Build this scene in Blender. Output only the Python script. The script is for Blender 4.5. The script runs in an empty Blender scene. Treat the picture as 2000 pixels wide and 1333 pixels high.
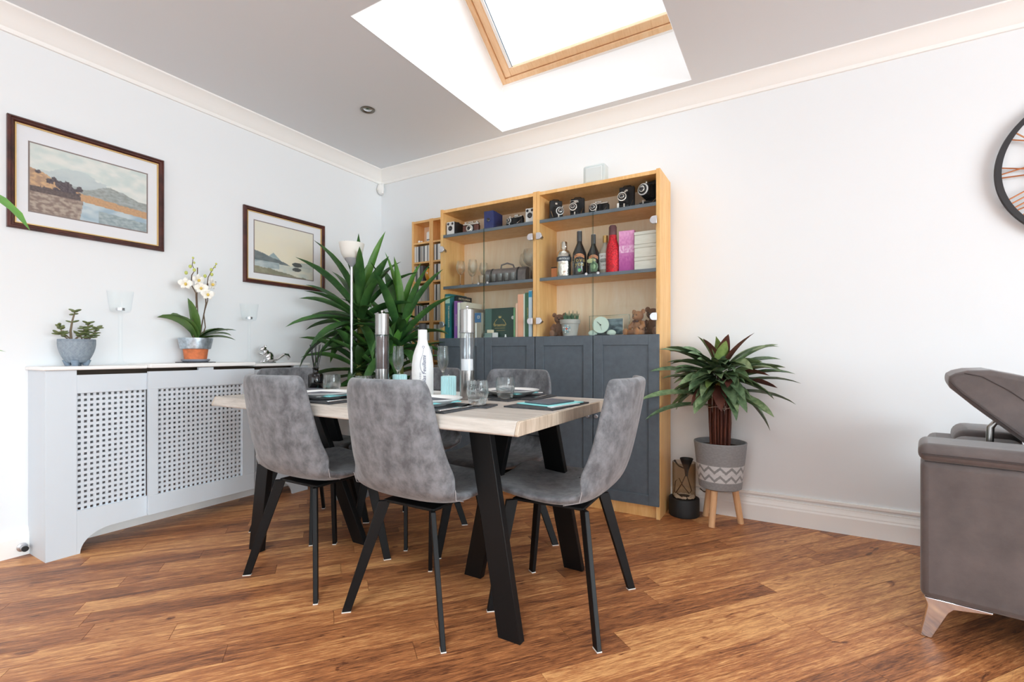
import bpy, math, random
from mathutils import Vector, Matrix, noise as mnoise
C = bpy.context.scene
COL = C.collection
R = math.radians
rnd = random.Random(7)
PI = math.pi

# ------------------------------------------------------------------ camera, world, lights, exposure
cam = bpy.data.objects.new('camera', bpy.data.cameras.new('camera'))
COL.objects.link(cam)
cam.location = (0, 0, 0.957)
cam.rotation_euler = (R(90), 0, R(30.4))
cam.data.sensor_width = 36
cam.data.lens = 933 / 2000 * 36
cam.data.shift_y = 0.01175
cam.data.clip_start = 0.02
C.camera = cam
C.view_settings.view_transform = 'Standard'
C.view_settings.look = 'None'
C.view_settings.gamma = 1
C.view_settings.use_curve_mapping = False
C.view_settings.exposure = 0.08
C.cycles.use_denoising = True
C.cycles.max_bounces = 14
C.cycles.diffuse_bounces = 8
C.cycles.transparent_max_bounces = 32
C.cycles.sample_clamp_indirect = 6
C.cycles.caustics_reflective = False
C.cycles.caustics_refractive = False

world = bpy.data.worlds.new('overcast_sky')
C.world = world
world.use_nodes = True
bg = world.node_tree.nodes['Background']
bg.inputs[0].default_value = (0.93, 0.97, 1.0, 1)
bg.inputs[1].default_value = 1.7


def area(name, loc, rot, sx, sy, power, col=(1, 1, 1)):
    l = bpy.data.lights.new(name, 'AREA')
    l.shape = 'RECTANGLE'; l.size = sx; l.size_y = sy; l.energy = power; l.color = col
    o = bpy.data.objects.new(name, l); COL.objects.link(o)
    o.location = loc; o.rotation_euler = rot
    return o

# daylight coming through the garden doors behind the camera and the roof window; side and second roof window are added fill
area('daylight_garden_doors', (-1.35, -2.72, 1.15), (R(90), 0, 0), 2.9, 2.0, 30, (0.865, 0.955, 1))
area('daylight_garden_doors', (1.85, -2.72, 1.15), (R(90), 0, 0), 2.6, 2.0, 9, (0.865, 0.955, 1))
area('fill_side_window', (5.62, -0.5, 1.25), (R(90), 0, R(90)), 3.8, 2.0, 365, (0.865, 0.955, 1))  # added fill from the right, mainly for the left wall
area('daylight_roof_window', (-1.15, 2.25, 3.62), (R(-36), 0, 0), 1.1, 1.2, 9, (0.95, 0.98, 1))
area('fill_second_roof_window', (-0.45, -0.75, 3.05), (0, 0, 0), 1.1, 1.1, 95, (0.865, 0.955, 1))  # added fill from above, brightens the floor near the camera

# ------------------------------------------------------------------ materials
def lin(c):
    return tuple(((v / 255) / 12.92 if v / 255 <= 0.04045 else ((v / 255 + 0.055) / 1.055) ** 2.4) for v in c) + (1,)


def mat(name, c, rough=0.5, metal=0.0, vary=0.0, vscale=20, stretch=(1, 1, 1), bump=0.0, bscale=200, c2=None, spec=None, sheen=0, coat=0, sub=0, emit=None):
    m = bpy.data.materials.new(name); m.use_nodes = True
    n = m.node_tree.nodes; l = m.node_tree.links; b = n['Principled BSDF']
    b.inputs['Base Color'].default_value = lin(c)
    b.inputs['Roughness'].default_value = rough
    b.inputs['Metallic'].default_value = metal
    if spec is not None: b.inputs['Specular IOR Level'].default_value = spec
    if sheen: b.inputs['Sheen Weight'].default_value = sheen
    if coat: b.inputs['Coat Weight'].default_value = coat
    if sub:
        b.inputs['Subsurface Weight'].default_value = sub
        b.inputs['Subsurface Radius'].default_value = (0.02, 0.02, 0.02)
    if vary or c2 or bump:
        tc = n.new('ShaderNodeTexCoord'); mp = n.new('ShaderNodeMapping'); mp.inputs['Scale'].default_value = stretch
        l.new(tc.outputs['Object'], mp.inputs['Vector'])
    if vary or c2:
        nz = n.new('ShaderNodeTexNoise'); nz.inputs['Scale'].default_value = vscale; nz.inputs['Detail'].default_value = 6
        nz.inputs['Roughness'].default_value = 0.62
        l.new(mp.outputs[0], nz.inputs['Vector'])
        r = n.new('ShaderNodeValToRGB')
        a0 = lin(tuple(max(0, v * (1 - vary)) for v in c)); a1 = lin(tuple(min(255, v * (1 + vary)) for v in c))
        if c2: a0, a1 = lin(c), lin(c2)
        r.color_ramp.elements[0].position = 0.33; r.color_ramp.elements[0].color = a0
        r.color_ramp.elements[1].position = 0.67; r.color_ramp.elements[1].color = a1
        l.new(nz.outputs['Fac'], r.inputs[0]); l.new(r.outputs[0], b.inputs['Base Color'])
    if bump:
        nb = n.new('ShaderNodeTexNoise'); nb.inputs['Scale'].default_value = bscale; nb.inputs['Detail'].default_value = 4
        l.new(mp.outputs[0], nb.inputs['Vector'])
        bp = n.new('ShaderNodeBump'); bp.inputs['Strength'].default_value = bump; bp.inputs['Distance'].default_value = 0.004
        l.new(nb.outputs['Fac'], bp.inputs['Height']); l.new(bp.outputs[0], b.inputs['Normal'])
    return m


def wood(name, dark, mid, light, rough=0.45, scale=(1, 14, 14), rand=False, fine=0.35, detail=1.0, bump=0.05, span=0.18, knots=None):
    m = bpy.data.materials.new(name); m.use_nodes = True
    n = m.node_tree.nodes; l = m.node_tree.links; b = n['Principled BSDF']
    b.inputs['Roughness'].default_value = rough
    tc = n.new('ShaderNodeTexCoord'); src = tc.outputs['Object']
    if rand:
        oi = n.new('ShaderNodeObjectInfo'); mu = n.new('ShaderNodeVectorMath'); mu.operation = 'SCALE'
        cx = n.new('ShaderNodeCombineXYZ'); l.new(oi.outputs['Random'], cx.inputs[0]); l.new(oi.outputs['Random'], cx.inputs[1])
        l.new(cx.outputs[0], mu.inputs[0]); mu.inputs['Scale'].default_value = 43.7
        ad = n.new('ShaderNodeVectorMath'); ad.operation = 'ADD'
        l.new(src, ad.inputs[0]); l.new(mu.outputs[0], ad.inputs[1]); src = ad.outputs[0]
    mp = n.new('ShaderNodeMapping'); mp.inputs['Scale'].default_value = scale; l.new(src, mp.inputs['Vector'])
    n1 = n.new('ShaderNodeTexNoise'); n1.inputs['Scale'].default_value = 1.6 * detail; n1.inputs['Detail'].default_value = 8
    n1.inputs['Roughness'].default_value = 0.66; n1.inputs['Distortion'].default_value = 0.9
    l.new(mp.outputs[0], n1.inputs['Vector'])
    n2 = n.new('ShaderNodeTexNoise'); n2.inputs['Scale'].default_value = 9 * detail; n2.inputs['Detail'].default_value = 6
    n2.inputs['Roughness'].default_value = 0.7
    l.new(mp.outputs[0], n2.inputs['Vector'])
    mx = n.new('ShaderNodeMix'); mx.data_type = 'FLOAT'; mx.inputs[0].default_value = fine
    l.new(n1.outputs['Fac'], mx.inputs[2]); l.new(n2.outputs['Fac'], mx.inputs[3])
    fac = mx.outputs[0]
    if rand:
        sb = n.new('ShaderNodeMath'); sb.operation = 'MULTIPLY_ADD'; sb.inputs[1].default_value = 0.13; sb.inputs[2].default_value = -0.065
        l.new(oi.outputs['Random'], sb.inputs[0])
        a2 = n.new('ShaderNodeMath'); a2.operation = 'ADD'; l.new(fac, a2.inputs[0]); l.new(sb.outputs[0], a2.inputs[1]); fac = a2.outputs[0]
    r = n.new('ShaderNodeValToRGB'); e = r.color_ramp.elements
    e[0].position = 0.5 - span; e[0].color = lin(dark); e[1].position = 0.5 + span; e[1].color = lin(light)
    x = e.new(0.5); x.color = lin(mid)
    if knots:
        m2 = n.new('ShaderNodeMapping'); m2.inputs['Scale'].default_value = (2.6, 9, 9); l.new(src, m2.inputs['Vector'])
        n3 = n.new('ShaderNodeTexNoise'); n3.inputs['Scale'].default_value = 2.4; n3.inputs['Detail'].default_value = 5; n3.inputs['Distortion'].default_value = 1.6
        l.new(m2.outputs[0], n3.inputs['Vector'])
        k1 = n.new('ShaderNodeMapRange'); k1.inputs[1].default_value = 0.64; k1.inputs[2].default_value = 0.78; k1.inputs[3].default_value = 0; k1.inputs[4].default_value = -knots
        l.new(n3.outputs['Fac'], k1.inputs[0])
        a3 = n.new('ShaderNodeMath'); a3.operation = 'ADD'; l.new(fac, a3.inputs[0]); l.new(k1.outputs[0], a3.inputs[1]); fac = a3.outputs[0]
    l.new(fac, r.inputs[0]); l.new(r.outputs[0], b.inputs['Base Color'])
    if bump:
        bp = n.new('ShaderNodeBump'); bp.inputs['Strength'].default_value = bump; bp.inputs['Distance'].default_value = 0.003
        l.new(n2.outputs['Fac'], bp.inputs['Height']); l.new(bp.outputs[0], b.inputs['Normal'])
    return m


def glass(name, tint=(255, 255, 255), base=0.05, edge=0.55, power=3.0, rough=0.02, edge_tint=None):
    """thin clear glass: see-through, glossier towards grazing angles"""
    m = bpy.data.materials.new(name); m.use_nodes = True
    n = m.node_tree.nodes; l = m.node_tree.links; n.remove(n['Principled BSDF'])
    out = n['Material Output']
    tr = n.new('ShaderNodeBsdfTransparent'); tr.inputs[0].default_value = lin(tint)
    gl = n.new('ShaderNodeBsdfGlossy'); gl.inputs['Roughness'].default_value = rough
    lw = n.new('ShaderNodeLayerWeight'); lw.inputs[0].default_value = 0.5
    pw = n.new('ShaderNodeMath'); pw.operation = 'POWER'; pw.inputs[1].default_value = power
    l.new(lw.outputs['Facing'], pw.inputs[0])
    ma = n.new('ShaderNodeMath'); ma.operation = 'MULTIPLY_ADD'; ma.inputs[1].default_value = edge; ma.inputs[2].default_value = base
    l.new(pw.outputs[0], ma.inputs[0])
    if edge_tint:
        mxc = n.new('ShaderNodeMix'); mxc.data_type = 'RGBA'
        l.new(pw.outputs[0], mxc.inputs[0]); mxc.inputs[6].default_value = lin(tint); mxc.inputs[7].default_value = lin(edge_tint)
        l.new(mxc.outputs[2], tr.inputs[0])
    ms = n.new('ShaderNodeMixShader'); l.new(ma.outputs[0], ms.inputs[0]); l.new(tr.outputs[0], ms.inputs[1]); l.new(gl.outputs[0], ms.inputs[2])
    l.new(ms.outputs[0], out.inputs[0])
    return m


def vcol(name, rough=0.6, bump=0.0, coat=0):
    m = bpy.data.materials.new(name); m.use_nodes = True
    n = m.node_tree.nodes; l = m.node_tree.links; b = n['Principled BSDF']; b.inputs['Roughness'].default_value = rough
    a = n.new('ShaderNodeAttribute'); a.attribute_name = 'paint'
    l.new(a.outputs['Color'], b.inputs['Base Color'])
    return m

M = {}
M['wall'] = mat('wall_paint', (233, 236, 238), 0.85)
M['ceil'] = mat('ceiling_paint', (226, 230, 234), 0.9)
M['white'] = mat('white_gloss_paint', (245, 244, 241), 0.45)
M['shaft'] = mat('shaft_paint', (250, 251, 252), 0.8)
M['floor'] = wood('floor_vinyl_wood', (102, 60, 39), (178, 114, 70), (236, 178, 116), 0.42, (1.9, 23, 23), True, 0.52, 1.0, 0.06, 0.14, 0.2)
M['pine'] = wood('varnished_pine', (226, 182, 136), (238, 200, 156), (246, 214, 176), 0.4, (12, 2, 12), False, 0.4, 1, 0)
M['birch'] = wood('honey_birch_veneer', (216, 164, 98), (232, 182, 116), (242, 200, 140), 0.42, (9, 9, 1.2), False, 0.4, 1, 0)
M['birch_back'] = wood('pale_birch_backing', (238, 210, 178), (246, 224, 194), (250, 234, 212), 0.55, (9, 9, 1.0), False, 0.4, 1, 0)
M['slate_paint'] = mat('slate_blue_grey_paint', (84, 93, 101), 0.5, vary=0.05, vscale=30)
M['slate_edge'] = mat('slate_grey_shelf_paint', (98, 106, 116), 0.5)
M['tabletop'] = wood('greyed_oak', (150, 141, 133), (190, 182, 173), (214, 207, 199), 0.5, (1.2, 12, 12), False, 0.4, 1, 0.05)
M['tabletop_end'] = wood('greyed_oak_edge', (152, 136, 118), (190, 174, 155), (214, 202, 186), 0.55, (20, 14, 1.5), False, 0.4, 1, 0.05)
M['black'] = mat('black_powder_coat', (13, 13, 14), 0.5, spec=0.25)
M['blackmatt'] = mat('matt_black', (20, 20, 21), 0.6)
M['chair'] = mat('grey_mottled_suede', (80, 81, 85), 0.62, vscale=14, c2=(124, 125, 129), bump=0.15, bscale=300, stretch=(1, 1, 0.75), sheen=0.25)
_r = [x for x in M['chair'].node_tree.nodes if x.type == 'VALTORGB'][0].color_ramp.elements; _r[0].position = .38; _r[1].position = .64
_n = [x for x in M['chair'].node_tree.nodes if x.type == 'TEX_NOISE'][0]; _n.inputs['Scale'].default_value = 24; _n.inputs['Detail'].default_value = 8; _n.inputs['Roughness'].default_value = .66; _n.inputs['Distortion'].default_value = .15
M['thread'] = mat('pale_thread', (168, 166, 168), 0.7)
M['darkseam'] = mat('dark_seam_thread', (60, 60, 66), 0.7)  # dark thread for the seam across the chair back
M['pad'] = mat('white_felt_pad', (225, 222, 215), 0.8)
M['radpaint'] = mat('pale_blue_grey_paint', (211, 219, 226), 0.5)
M['radtop'] = mat('white_shelf_paint', (246, 245, 243), 0.4)
M['radiator'] = mat('radiator_enamel', (188, 186, 190), 0.4)
M['mdf_dark'] = mat('raw_brown_board', (92, 78, 66), 0.8)
M['mahog'] = mat('mahogany_moulding', (48, 20, 16), 0.32, vscale=12, c2=(86, 40, 30), stretch=(1, 1, 1))
M['gilt'] = mat('gilt_slip', (214, 180, 120), 0.4, 0.4)
M['mount'] = mat('white_mount_card', (232, 234, 238), 0.8)
M['mountline'] = mat('taupe_mount_bevel', (134, 122, 118), 0.8)
M['print'] = vcol('printed_watercolour', 0.7)
M['paint'] = vcol('painted_pattern', 0.6)
M['pane'] = glass('window_glass', (252, 254, 255), 0.03, 0.35, 3)
M['picglass'] = glass('picture_glass', (255, 255, 255), 0.015, 0.3, 4)
M['doorglass'] = glass('cabinet_door_glass', (251, 253, 252), 0.008, 0.35, 3.5)
M['glassedge'] = glass('glass_edge_green', (170, 196, 184), 0.1, 0.3, 2)
M['clear'] = glass('clear_glassware', (254, 254, 254), 0.03, 0.3, 2.6, 0.02, (232, 235, 236))
def thick_glass(name, amount, rough=0.0, col=(252, 254, 255)):
    """refracting glass, partly straight-through so that its shadow stays light"""
    m = bpy.data.materials.new(name); m.use_nodes = True
    n = m.node_tree.nodes; l = m.node_tree.links; b = n['Principled BSDF']
    b.inputs['Base Color'].default_value = lin(col); b.inputs['Transmission Weight'].default_value = 1; b.inputs['Roughness'].default_value = rough; b.inputs['IOR'].default_value = 1.48
    tr = n.new('ShaderNodeBsdfTransparent'); tr.inputs[0].default_value = lin((252, 254, 254))
    ms = n.new('ShaderNodeMixShader'); ms.inputs[0].default_value = amount
    l.new(tr.outputs[0], ms.inputs[1]); l.new(b.outputs[0], ms.inputs[2]); l.new(ms.outputs[0], n['Material Output'].inputs[0])
    return m
M['clear'] = thick_glass('clear_glassware_refracting', .62)
M['clear2'] = glass('fine_clear_glass', (254, 255, 255), 0.006, 0.08, 2.4, 0.02, (251, 252, 253))
M['acrylic'] = glass('mill_acrylic', (250, 251, 252), 0.045, 0.4, 2.4, 0.15, (222, 226, 228))
M['rod'] = mat('steel_rod', (150, 150, 150), 0.35, 1.0)
M['water'] = thick_glass('water_clear_base', .8, 0.04)
M['smoke'] = glass('smoky_glass', (98, 96, 92), 0.06, 0.4, 2.5, 0.03, (40, 40, 38))
M['smoke2'] = glass('brown_tinted_glass', (244, 238, 230), 0.03, 0.25, 2.5, 0.03, (190, 178, 164))
M['amber'] = mat('amber_glass', (206, 142, 28), 0.15, coat=0.6)
M['chrome'] = mat('brushed_steel', (158, 156, 154), 0.24, 1.0)
M['mirror'] = mat('polished_chrome', (226, 226, 228), 0.1, 1.0)
M['darknickel'] = mat('dark_nickel', (120, 114, 104), 0.35, 0.9)
M['silver'] = mat('satin_silver', (206, 206, 210), 0.3, 0.85)
M['galv'] = mat('galvanised_band', (172, 182, 190), 0.35, 0.7, vary=0.12, vscale=60)
M['terra'] = mat('terracotta', (206, 116, 72), 0.75, vary=0.1, vscale=30)
M['saucer'] = mat('grey_saucer', (142, 146, 158), 0.5)
M['bluepot'] = mat('blue_grey_ceramic', (122, 138, 154), 0.55, vary=0.1, vscale=24)
M['soil'] = mat('potting_soil', (62, 46, 36), 0.95, vary=0.3, vscale=120, bump=0.6)
M['jade'] = mat('jade_leaf', (88, 104, 62), 0.45, vscale=18, c2=(122, 132, 86))
M['jadestem'] = mat('jade_stem', (120, 106, 86), 0.8)
M['orleaf'] = mat('orchid_leaf', (62, 96, 44), 0.4, vscale=9, c2=(92, 124, 58))
M['orstem'] = mat('orchid_stem', (98, 80, 62), 0.6)
M['petal'] = mat('white_petal', (246, 244, 236), 0.6, sub=0.2)
M['lip'] = mat('yellow_lip', (226, 196, 96), 0.6)
M['bud'] = mat('green_bud', (196, 204, 110), 0.5)
M['yucca'] = mat('yucca_leaf', (36, 74, 38), 0.38, vscale=7, c2=(78, 120, 60), stretch=(1, 1, 1))
M['yucca2'] = mat('young_yucca_leaf', (66, 116, 42), 0.4, vscale=7, c2=(98, 146, 62))
M['cane'] = mat('yucca_cane', (98, 110, 48), 0.7, vscale=40, c2=(134, 132, 62))
M['cal'] = mat('dark_green_leaf', (56, 82, 54), 0.42, vscale=30, c2=(116, 142, 104))
M['calb'] = mat('mid_green_leaf', (84, 112, 68), 0.42, vscale=30, c2=(146, 168, 126))
M['cal2'] = mat('burgundy_leaf_underside', (72, 36, 32), 0.5, vscale=20, c2=(104, 60, 48))
M['cal3'] = mat('bright_green_leaf', (104, 132, 66), 0.42, vscale=26, c2=(148, 168, 98))
M['calstem'] = mat('red_brown_stalk', (66, 28, 20), 0.6, vscale=40, c2=(110, 56, 36), stretch=(1, 1, 0.2))
M['wire'] = mat('garden_wire', (196, 176, 162), 0.5)
M['beech'] = wood('beech_leg', (214, 166, 120), (226, 180, 134), (236, 196, 152), 0.5, (14, 14, 1.4), False, 0.4, 1, 0)
M['pebble'] = mat('white_pebble', (236, 234, 230), 0.6)
M['cable'] = mat('brown_cable', (58, 44, 38), 0.5)
M['sofa'] = mat('taupe_suede', (82, 74, 73), 0.62, vscale=9, c2=(102, 92, 90), bump=0.12, bscale=420, sheen=0.3)
M['sofastitch'] = mat('taupe_stitching', (66, 58, 57), 0.8)
M['sofapipe'] = mat('taupe_piping', (74, 65, 64), 0.7)
M['clockiron'] = mat('black_iron', (42, 41, 43), 0.6)
M['copper'] = mat('copper_rod', (196, 132, 92), 0.3, 0.9)
M['plastic'] = mat('white_plastic', (240, 240, 238), 0.4)
M['frost'] = mat('frosted_white_shade', (236, 233, 226), 0.5, sub=0.3)
M['greyplas'] = mat('grey_plastic', (146, 147, 150), 0.4)
M['turq'] = mat('turquoise_wax', (204, 244, 248), 0.5, sub=0.2)
M['turqcloth'] = mat('turquoise_napkin', (146, 226, 228), 0.8)
M['slate'] = mat('slate_stone', (62, 64, 68), 0.65, vary=0.15, vscale=50, bump=0.3, bscale=90)
M['greycloth'] = mat('grey_napkin', (98, 100, 108), 0.9)
M['china'] = mat('white_china', (244, 245, 244), 0.2)
M['paper'] = mat('crinkled_white_paper', (226, 226, 225), 0.6, bump=0.8, bscale=40)
M['ink'] = mat('blue_grey_ink', (84, 90, 122), 0.7)
M['blackink'] = mat('black_print', (30, 30, 32), 0.6)
M['pepper'] = mat('peppercorns', (70, 52, 50), 0.7, vscale=260, c2=(112, 90, 84))
M['salt'] = mat('white_salt', (244, 244, 245), 0.8)
M['reed'] = mat('black_reed', (26, 24, 25), 0.8)
M['goldprint'] = mat('gold_print', (196, 172, 110), 0.4, 0.5)
M['creamprint'] = mat('cream_print', (232, 218, 190), 0.6)


# ------------------------------------------------------------------ mesh builder
class MB:
    def __init__(s):
        s.v = []; s.f = []; s.c = None

    def box(s, x0, x1, y0, y1, z0, z1):
        return s.hexa([(x0, y0, z0), (x1, y0, z0), (x1, y1, z0), (x0, y1, z0), (x0, y0, z1), (x1, y0, z1), (x1, y1, z1), (x0, y1, z1)])

    def hexa(s, p):
        k = len(s.v); s.v += [tuple(q) for q in p]
        for f in ((0, 3, 2, 1), (4, 5, 6, 7), (0, 1, 5, 4), (1, 2, 6, 5), (2, 3, 7, 6), (3, 0, 4, 7)):
            s.f.append(tuple(k + i for i in f))
        return s

    def obox(s, c, ax, ay, az):
        """box from centre and three half-extent vectors"""
        c, ax, ay, az = Vector(c), Vector(ax), Vector(ay), Vector(az)
        return s.hexa([c - ax - ay - az, c + ax - ay - az, c + ax + ay - az, c - ax + ay - az,
                       c - ax - ay + az, c + ax - ay + az, c + ax + ay + az, c - ax + ay + az])

    def bar(s, top, bot, w, t, wd, wb=None):
        """flat bar from top to bot, horizontal cut ends; wd = width direction"""
        top, bot = Vector(top), Vector(bot); wd = Vector((wd[0], wd[1], 0)).normalized()
        td = Vector((-wd.y, wd.x, 0)).normalized(); wb = wb or w
        a, b = wd * w / 2, td * t / 2; a2 = wd * wb / 2
        return s.hexa([bot - a2 - b, bot + a2 - b, bot + a2 + b, bot - a2 + b, top - a - b, top + a - b, top + a + b, top - a + b])

    def tube(s, pts, r, n=8, caps=True):
        pts = [Vector(p) for p in pts]
        if not isinstance(r, (list, tuple)): r = [r] * len(pts)
        k = len(s.v); ref = None
        for i, p in enumerate(pts):
            t = (pts[min(i + 1, len(pts) - 1)] - pts[max(i - 1, 0)]).normalized()
            if ref is None: ref = Vector((0, 0, 1)) if abs(t.z) < 0.9 else Vector((1, 0, 0))
            a = t.cross(ref).normalized(); b = a.cross(t).normalized(); ref = b
            for j in range(n):
                q = 2 * PI * j / n
                s.v.append(tuple(p + a * math.cos(q) * r[i] + b * math.sin(q) * r[i]))
        for i in range(len(pts) - 1):
            for j in range(n):
                s.f.append((k + i * n + j, k + i * n + (j + 1) % n, k + (i + 1) * n + (j + 1) % n, k + (i + 1) * n + j))
        if caps:
            s.f.append(tuple(k + j for j in reversed(range(n))))
            s.f.append(tuple(k + (len(pts) - 1) * n + j for j in range(n)))
        return s

    def lathe(s, prof, n=24, c=(0, 0, 0), sx=1, sy=1, a0=0.0, rot=None):
        k = len(s.v); c = Vector(c); rings = []
        for (r, z) in prof:
            if abs(r) < 1e-6:
                rings.append([len(s.v)]); v = Vector((0, 0, z))
                if rot: v = rot @ v
                s.v.append(tuple(v + c))
            else:
                ids = []
                for j in range(n):
                    q = 2 * PI * j / n + a0; ids.append(len(s.v)); v = Vector((r * math.cos(q) * sx, r * math.sin(q) * sy, z))
                    if rot: v = rot @ v
                    s.v.append(tuple(v + c))
                rings.append(ids)
        for a, b in zip(rings, rings[1:]):
            for j in range(n):
                if len(a) == 1 and len(b) == 1: continue
                if len(a) == 1: s.f.append((a[0], b[(j + 1) % n], b[j]))
                elif len(b) == 1: s.f.append((a[j], a[(j + 1) % n], b[0]))
                else: s.f.append((a[j], a[(j + 1) % n], b[(j + 1) % n], b[j]))
        return s

    def disc_y(s, c, r, t, n=20, prof=None):
        """lathe around the -y axis (faces the room): profile (r, depth towards the viewer)"""
        rot = Matrix.Rotation(R(90), 3, 'X')
        return s.lathe(prof or [(0, 0), (r, 0), (r, t), (0, t)], n, c, rot=rot)

    def sphere(s, c, rx, ry=None, rz=None, n=12, m=8, rot=None):
        ry = ry or rx; rz = rz or rx; c = Vector(c)
        k0 = len(s.v)
        s.lathe([(math.sin(PI * i / m) if 0 < i < m else 0, -math.cos(PI * i / m)) for i in range(m + 1)], n)
        for i in range(k0, len(s.v)):
            v = Vector(s.v[i]); v = Vector((v.x * rx, v.y * ry, v.z * rz))
            if rot: v = rot @ v
            s.v[i] = tuple(v + c)
        return s

    def extrude(s, poly, fn, d0, d1):
        """poly = list of 2D points (ccw); fn(a, b, d) -> 3D"""
        k = len(s.v); n = len(poly)
        for d in (d0, d1):
            s.v += [tuple(fn(a, b, d)) for a, b in poly]
        s.f.append(tuple(k + i for i in reversed(range(n)))); s.f.append(tuple(k + n + i for i in range(n)))
        for i in range(n):
            j = (i + 1) % n; s.f.append((k + i, k + j, k + n + j, k + n + i))
        return s

    def grid(s, fn, nu, nv, col=None):
        k = len(s.v)
        if col and s.c is None: s.c = []
        for j in range(nv + 1):
            for i in range(nu + 1):
                s.v.append(tuple(fn(i / nu, j / nv)))
                if col: s.c.append(lin(col(i / nu, j / nv)))
        w = nu + 1
        for j in range(nv):
            for i in range(nu):
                s.f.append((k + j * w + i, k + j * w + i + 1, k + (j + 1) * w + i + 1, k + (j + 1) * w + i))
        return s

    def move(s, v, k=0):
        for i in range(k, len(s.v)): s.v[i] = (s.v[i][0] + v[0], s.v[i][1] + v[1], s.v[i][2] + v[2])
        return s

    def xform(s, m4, k=0):
        for i in range(k, len(s.v)): s.v[i] = tuple(m4 @ Vector(s.v[i]))
        return s

    def mesh(s, name, m, smooth=False, angle=40):
        me = bpy.data.meshes.new(name); me.from_pydata(s.v, [], s.f); me.update()
        if smooth:
            me.polygons.foreach_set('use_smooth', [True] * len(me.polygons))
            me.set_sharp_from_angle(angle=R(angle))
        if s.c:
            a = me.color_attributes.new('paint', 'FLOAT_COLOR', 'POINT')
            a.data.foreach_set('color', [x for c in s.c for x in c])
        me.materials.append(m)
        return me

    def build(s, name, m, parent=None, smooth=False, bevel=0, sub=0, angle=40, seg=2, loc=None, kind=None, label=None):
        if isinstance(m, str): m = M[m]
        o = bpy.data.objects.new(name, s.mesh(name, m, smooth, angle)); COL.objects.link(o)
        if parent is not None: o.parent = parent
        if loc is not None: o.location = loc
        if bevel:
            b = o.modifiers.new('bevel', 'BEVEL'); b.width = bevel; b.segments = seg; b.limit_method = 'ANGLE'; b.angle_limit = R(35)
            if not smooth:
                o.data.polygons.foreach_set('use_smooth', [True] * len(o.data.polygons)); o.data.set_sharp_from_angle(angle=R(30))
        if sub:
            b = o.modifiers.new('subdivision', 'SUBSURF'); b.levels = sub; b.render_levels = sub
        if kind: o['kind'] = kind
        if label: o['label'] = label
        return o


def tag(o, label, cat, group=None):
    o['label'] = label; o['category'] = cat
    if group: o['group'] = group
    return o


def thing(name, label, cat, loc=(0, 0, 0), rz=0, group=None):
    o = bpy.data.objects.new(name, None); COL.objects.link(o); o.empty_display_size = 0.1
    o.location = loc; o.rotation_euler = (0, 0, rz)
    return tag(o, label, cat, group)


def struct(o):
    o['kind'] = 'structure'; return o


def dup(root, loc=None, rz=None, label=None, group=None):
    r = root.copy(); COL.objects.link(r)
    if loc is not None: r.location = loc
    if rz is not None: r.rotation_euler = (0, 0, rz)
    if label: r['label'] = label
    if group: r['group'] = group
    for ch in list(root.children):
        c = ch.copy(); COL.objects.link(c); c.parent = r
        for g in list(ch.children):
            d = g.copy(); COL.objects.link(d); d.parent = c
    return r


def text(name, body, size, m, parent, loc, rot=(R(90), 0, 0), align='CENTER', sx=1.0, shear=0, ext=0.0003):
    cu = bpy.data.curves.new(name, 'FONT'); cu.body = body; cu.size = size; cu.align_x = align; cu.extrude = ext; cu.shear = shear
    cu.resolution_u = 3
    cu.materials.append(M[m] if isinstance(m, str) else m)
    o = bpy.data.objects.new(name, cu); COL.objects.link(o); o.parent = parent
    o.location = loc; o.rotation_euler = rot; o.scale = (sx, 1, 1)
    return o


def text_to_mesh():
    bpy.context.view_layer.update()
    dg = bpy.context.evaluated_depsgraph_get(); groups = {}
    for o in [q for q in C.objects if q.type == 'FONT']:
        me = bpy.data.meshes.new_from_object(o.evaluated_get(dg)); par = o.parent; key = o.get('join') or o.name
        if o.get('join'): me.transform(o.matrix_local); g = groups.setdefault(key, [par, None, []]); g[2].append(me)
        else: groups[key] = [par, o.matrix_local.copy(), [me]]
    for o in [q for q in C.objects if q.type == 'FONT']: bpy.data.objects.remove(o)
    for par, mx, mes in groups.values():
        mb = MB()
        for me in mes:
            k = len(mb.v); mb.v += [tuple(v.co) for v in me.vertices]; mb.f += [tuple(k + i for i in p.vertices) for p in me.polygons]
        o = mb.build('lettering', mes[0].materials[0], par)
        if mx: o.matrix_local = mx


def ring_words(name, body, size, m, parent, theta, r, z, dx=0.0, adv=.66):
    """horizontal lettering bent round a round body, letter by letter"""
    w = size * adv; n = len(body)
    for i, c in enumerate(body):
        if c == ' ': continue
        o = round_words(name, c, size, m, parent, theta + math.degrees((dx + (i - (n - 1) / 2) * w) / r), r, z)
        o['join'] = '%s %s' % (body, parent.name)


def round_words(name, body, size, m, parent, theta, r, z, dx=0.0, up=False, **k):
    """lettering on a round body, facing direction theta (degrees from -y, anticlockwise)"""
    a = R(theta); p = (math.sin(a) * r + math.cos(a) * dx, -math.cos(a) * r + math.sin(a) * dx, z)
    return text(name, body, size, m, parent, p, (R(90), R(-90) if up else 0, a), **k)


def fbm(x, y, s=1.0, o=4):
    return mnoise.fractal(Vector((x * s, y * s, 3.7)), 1.0, 2.0, o)


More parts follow.
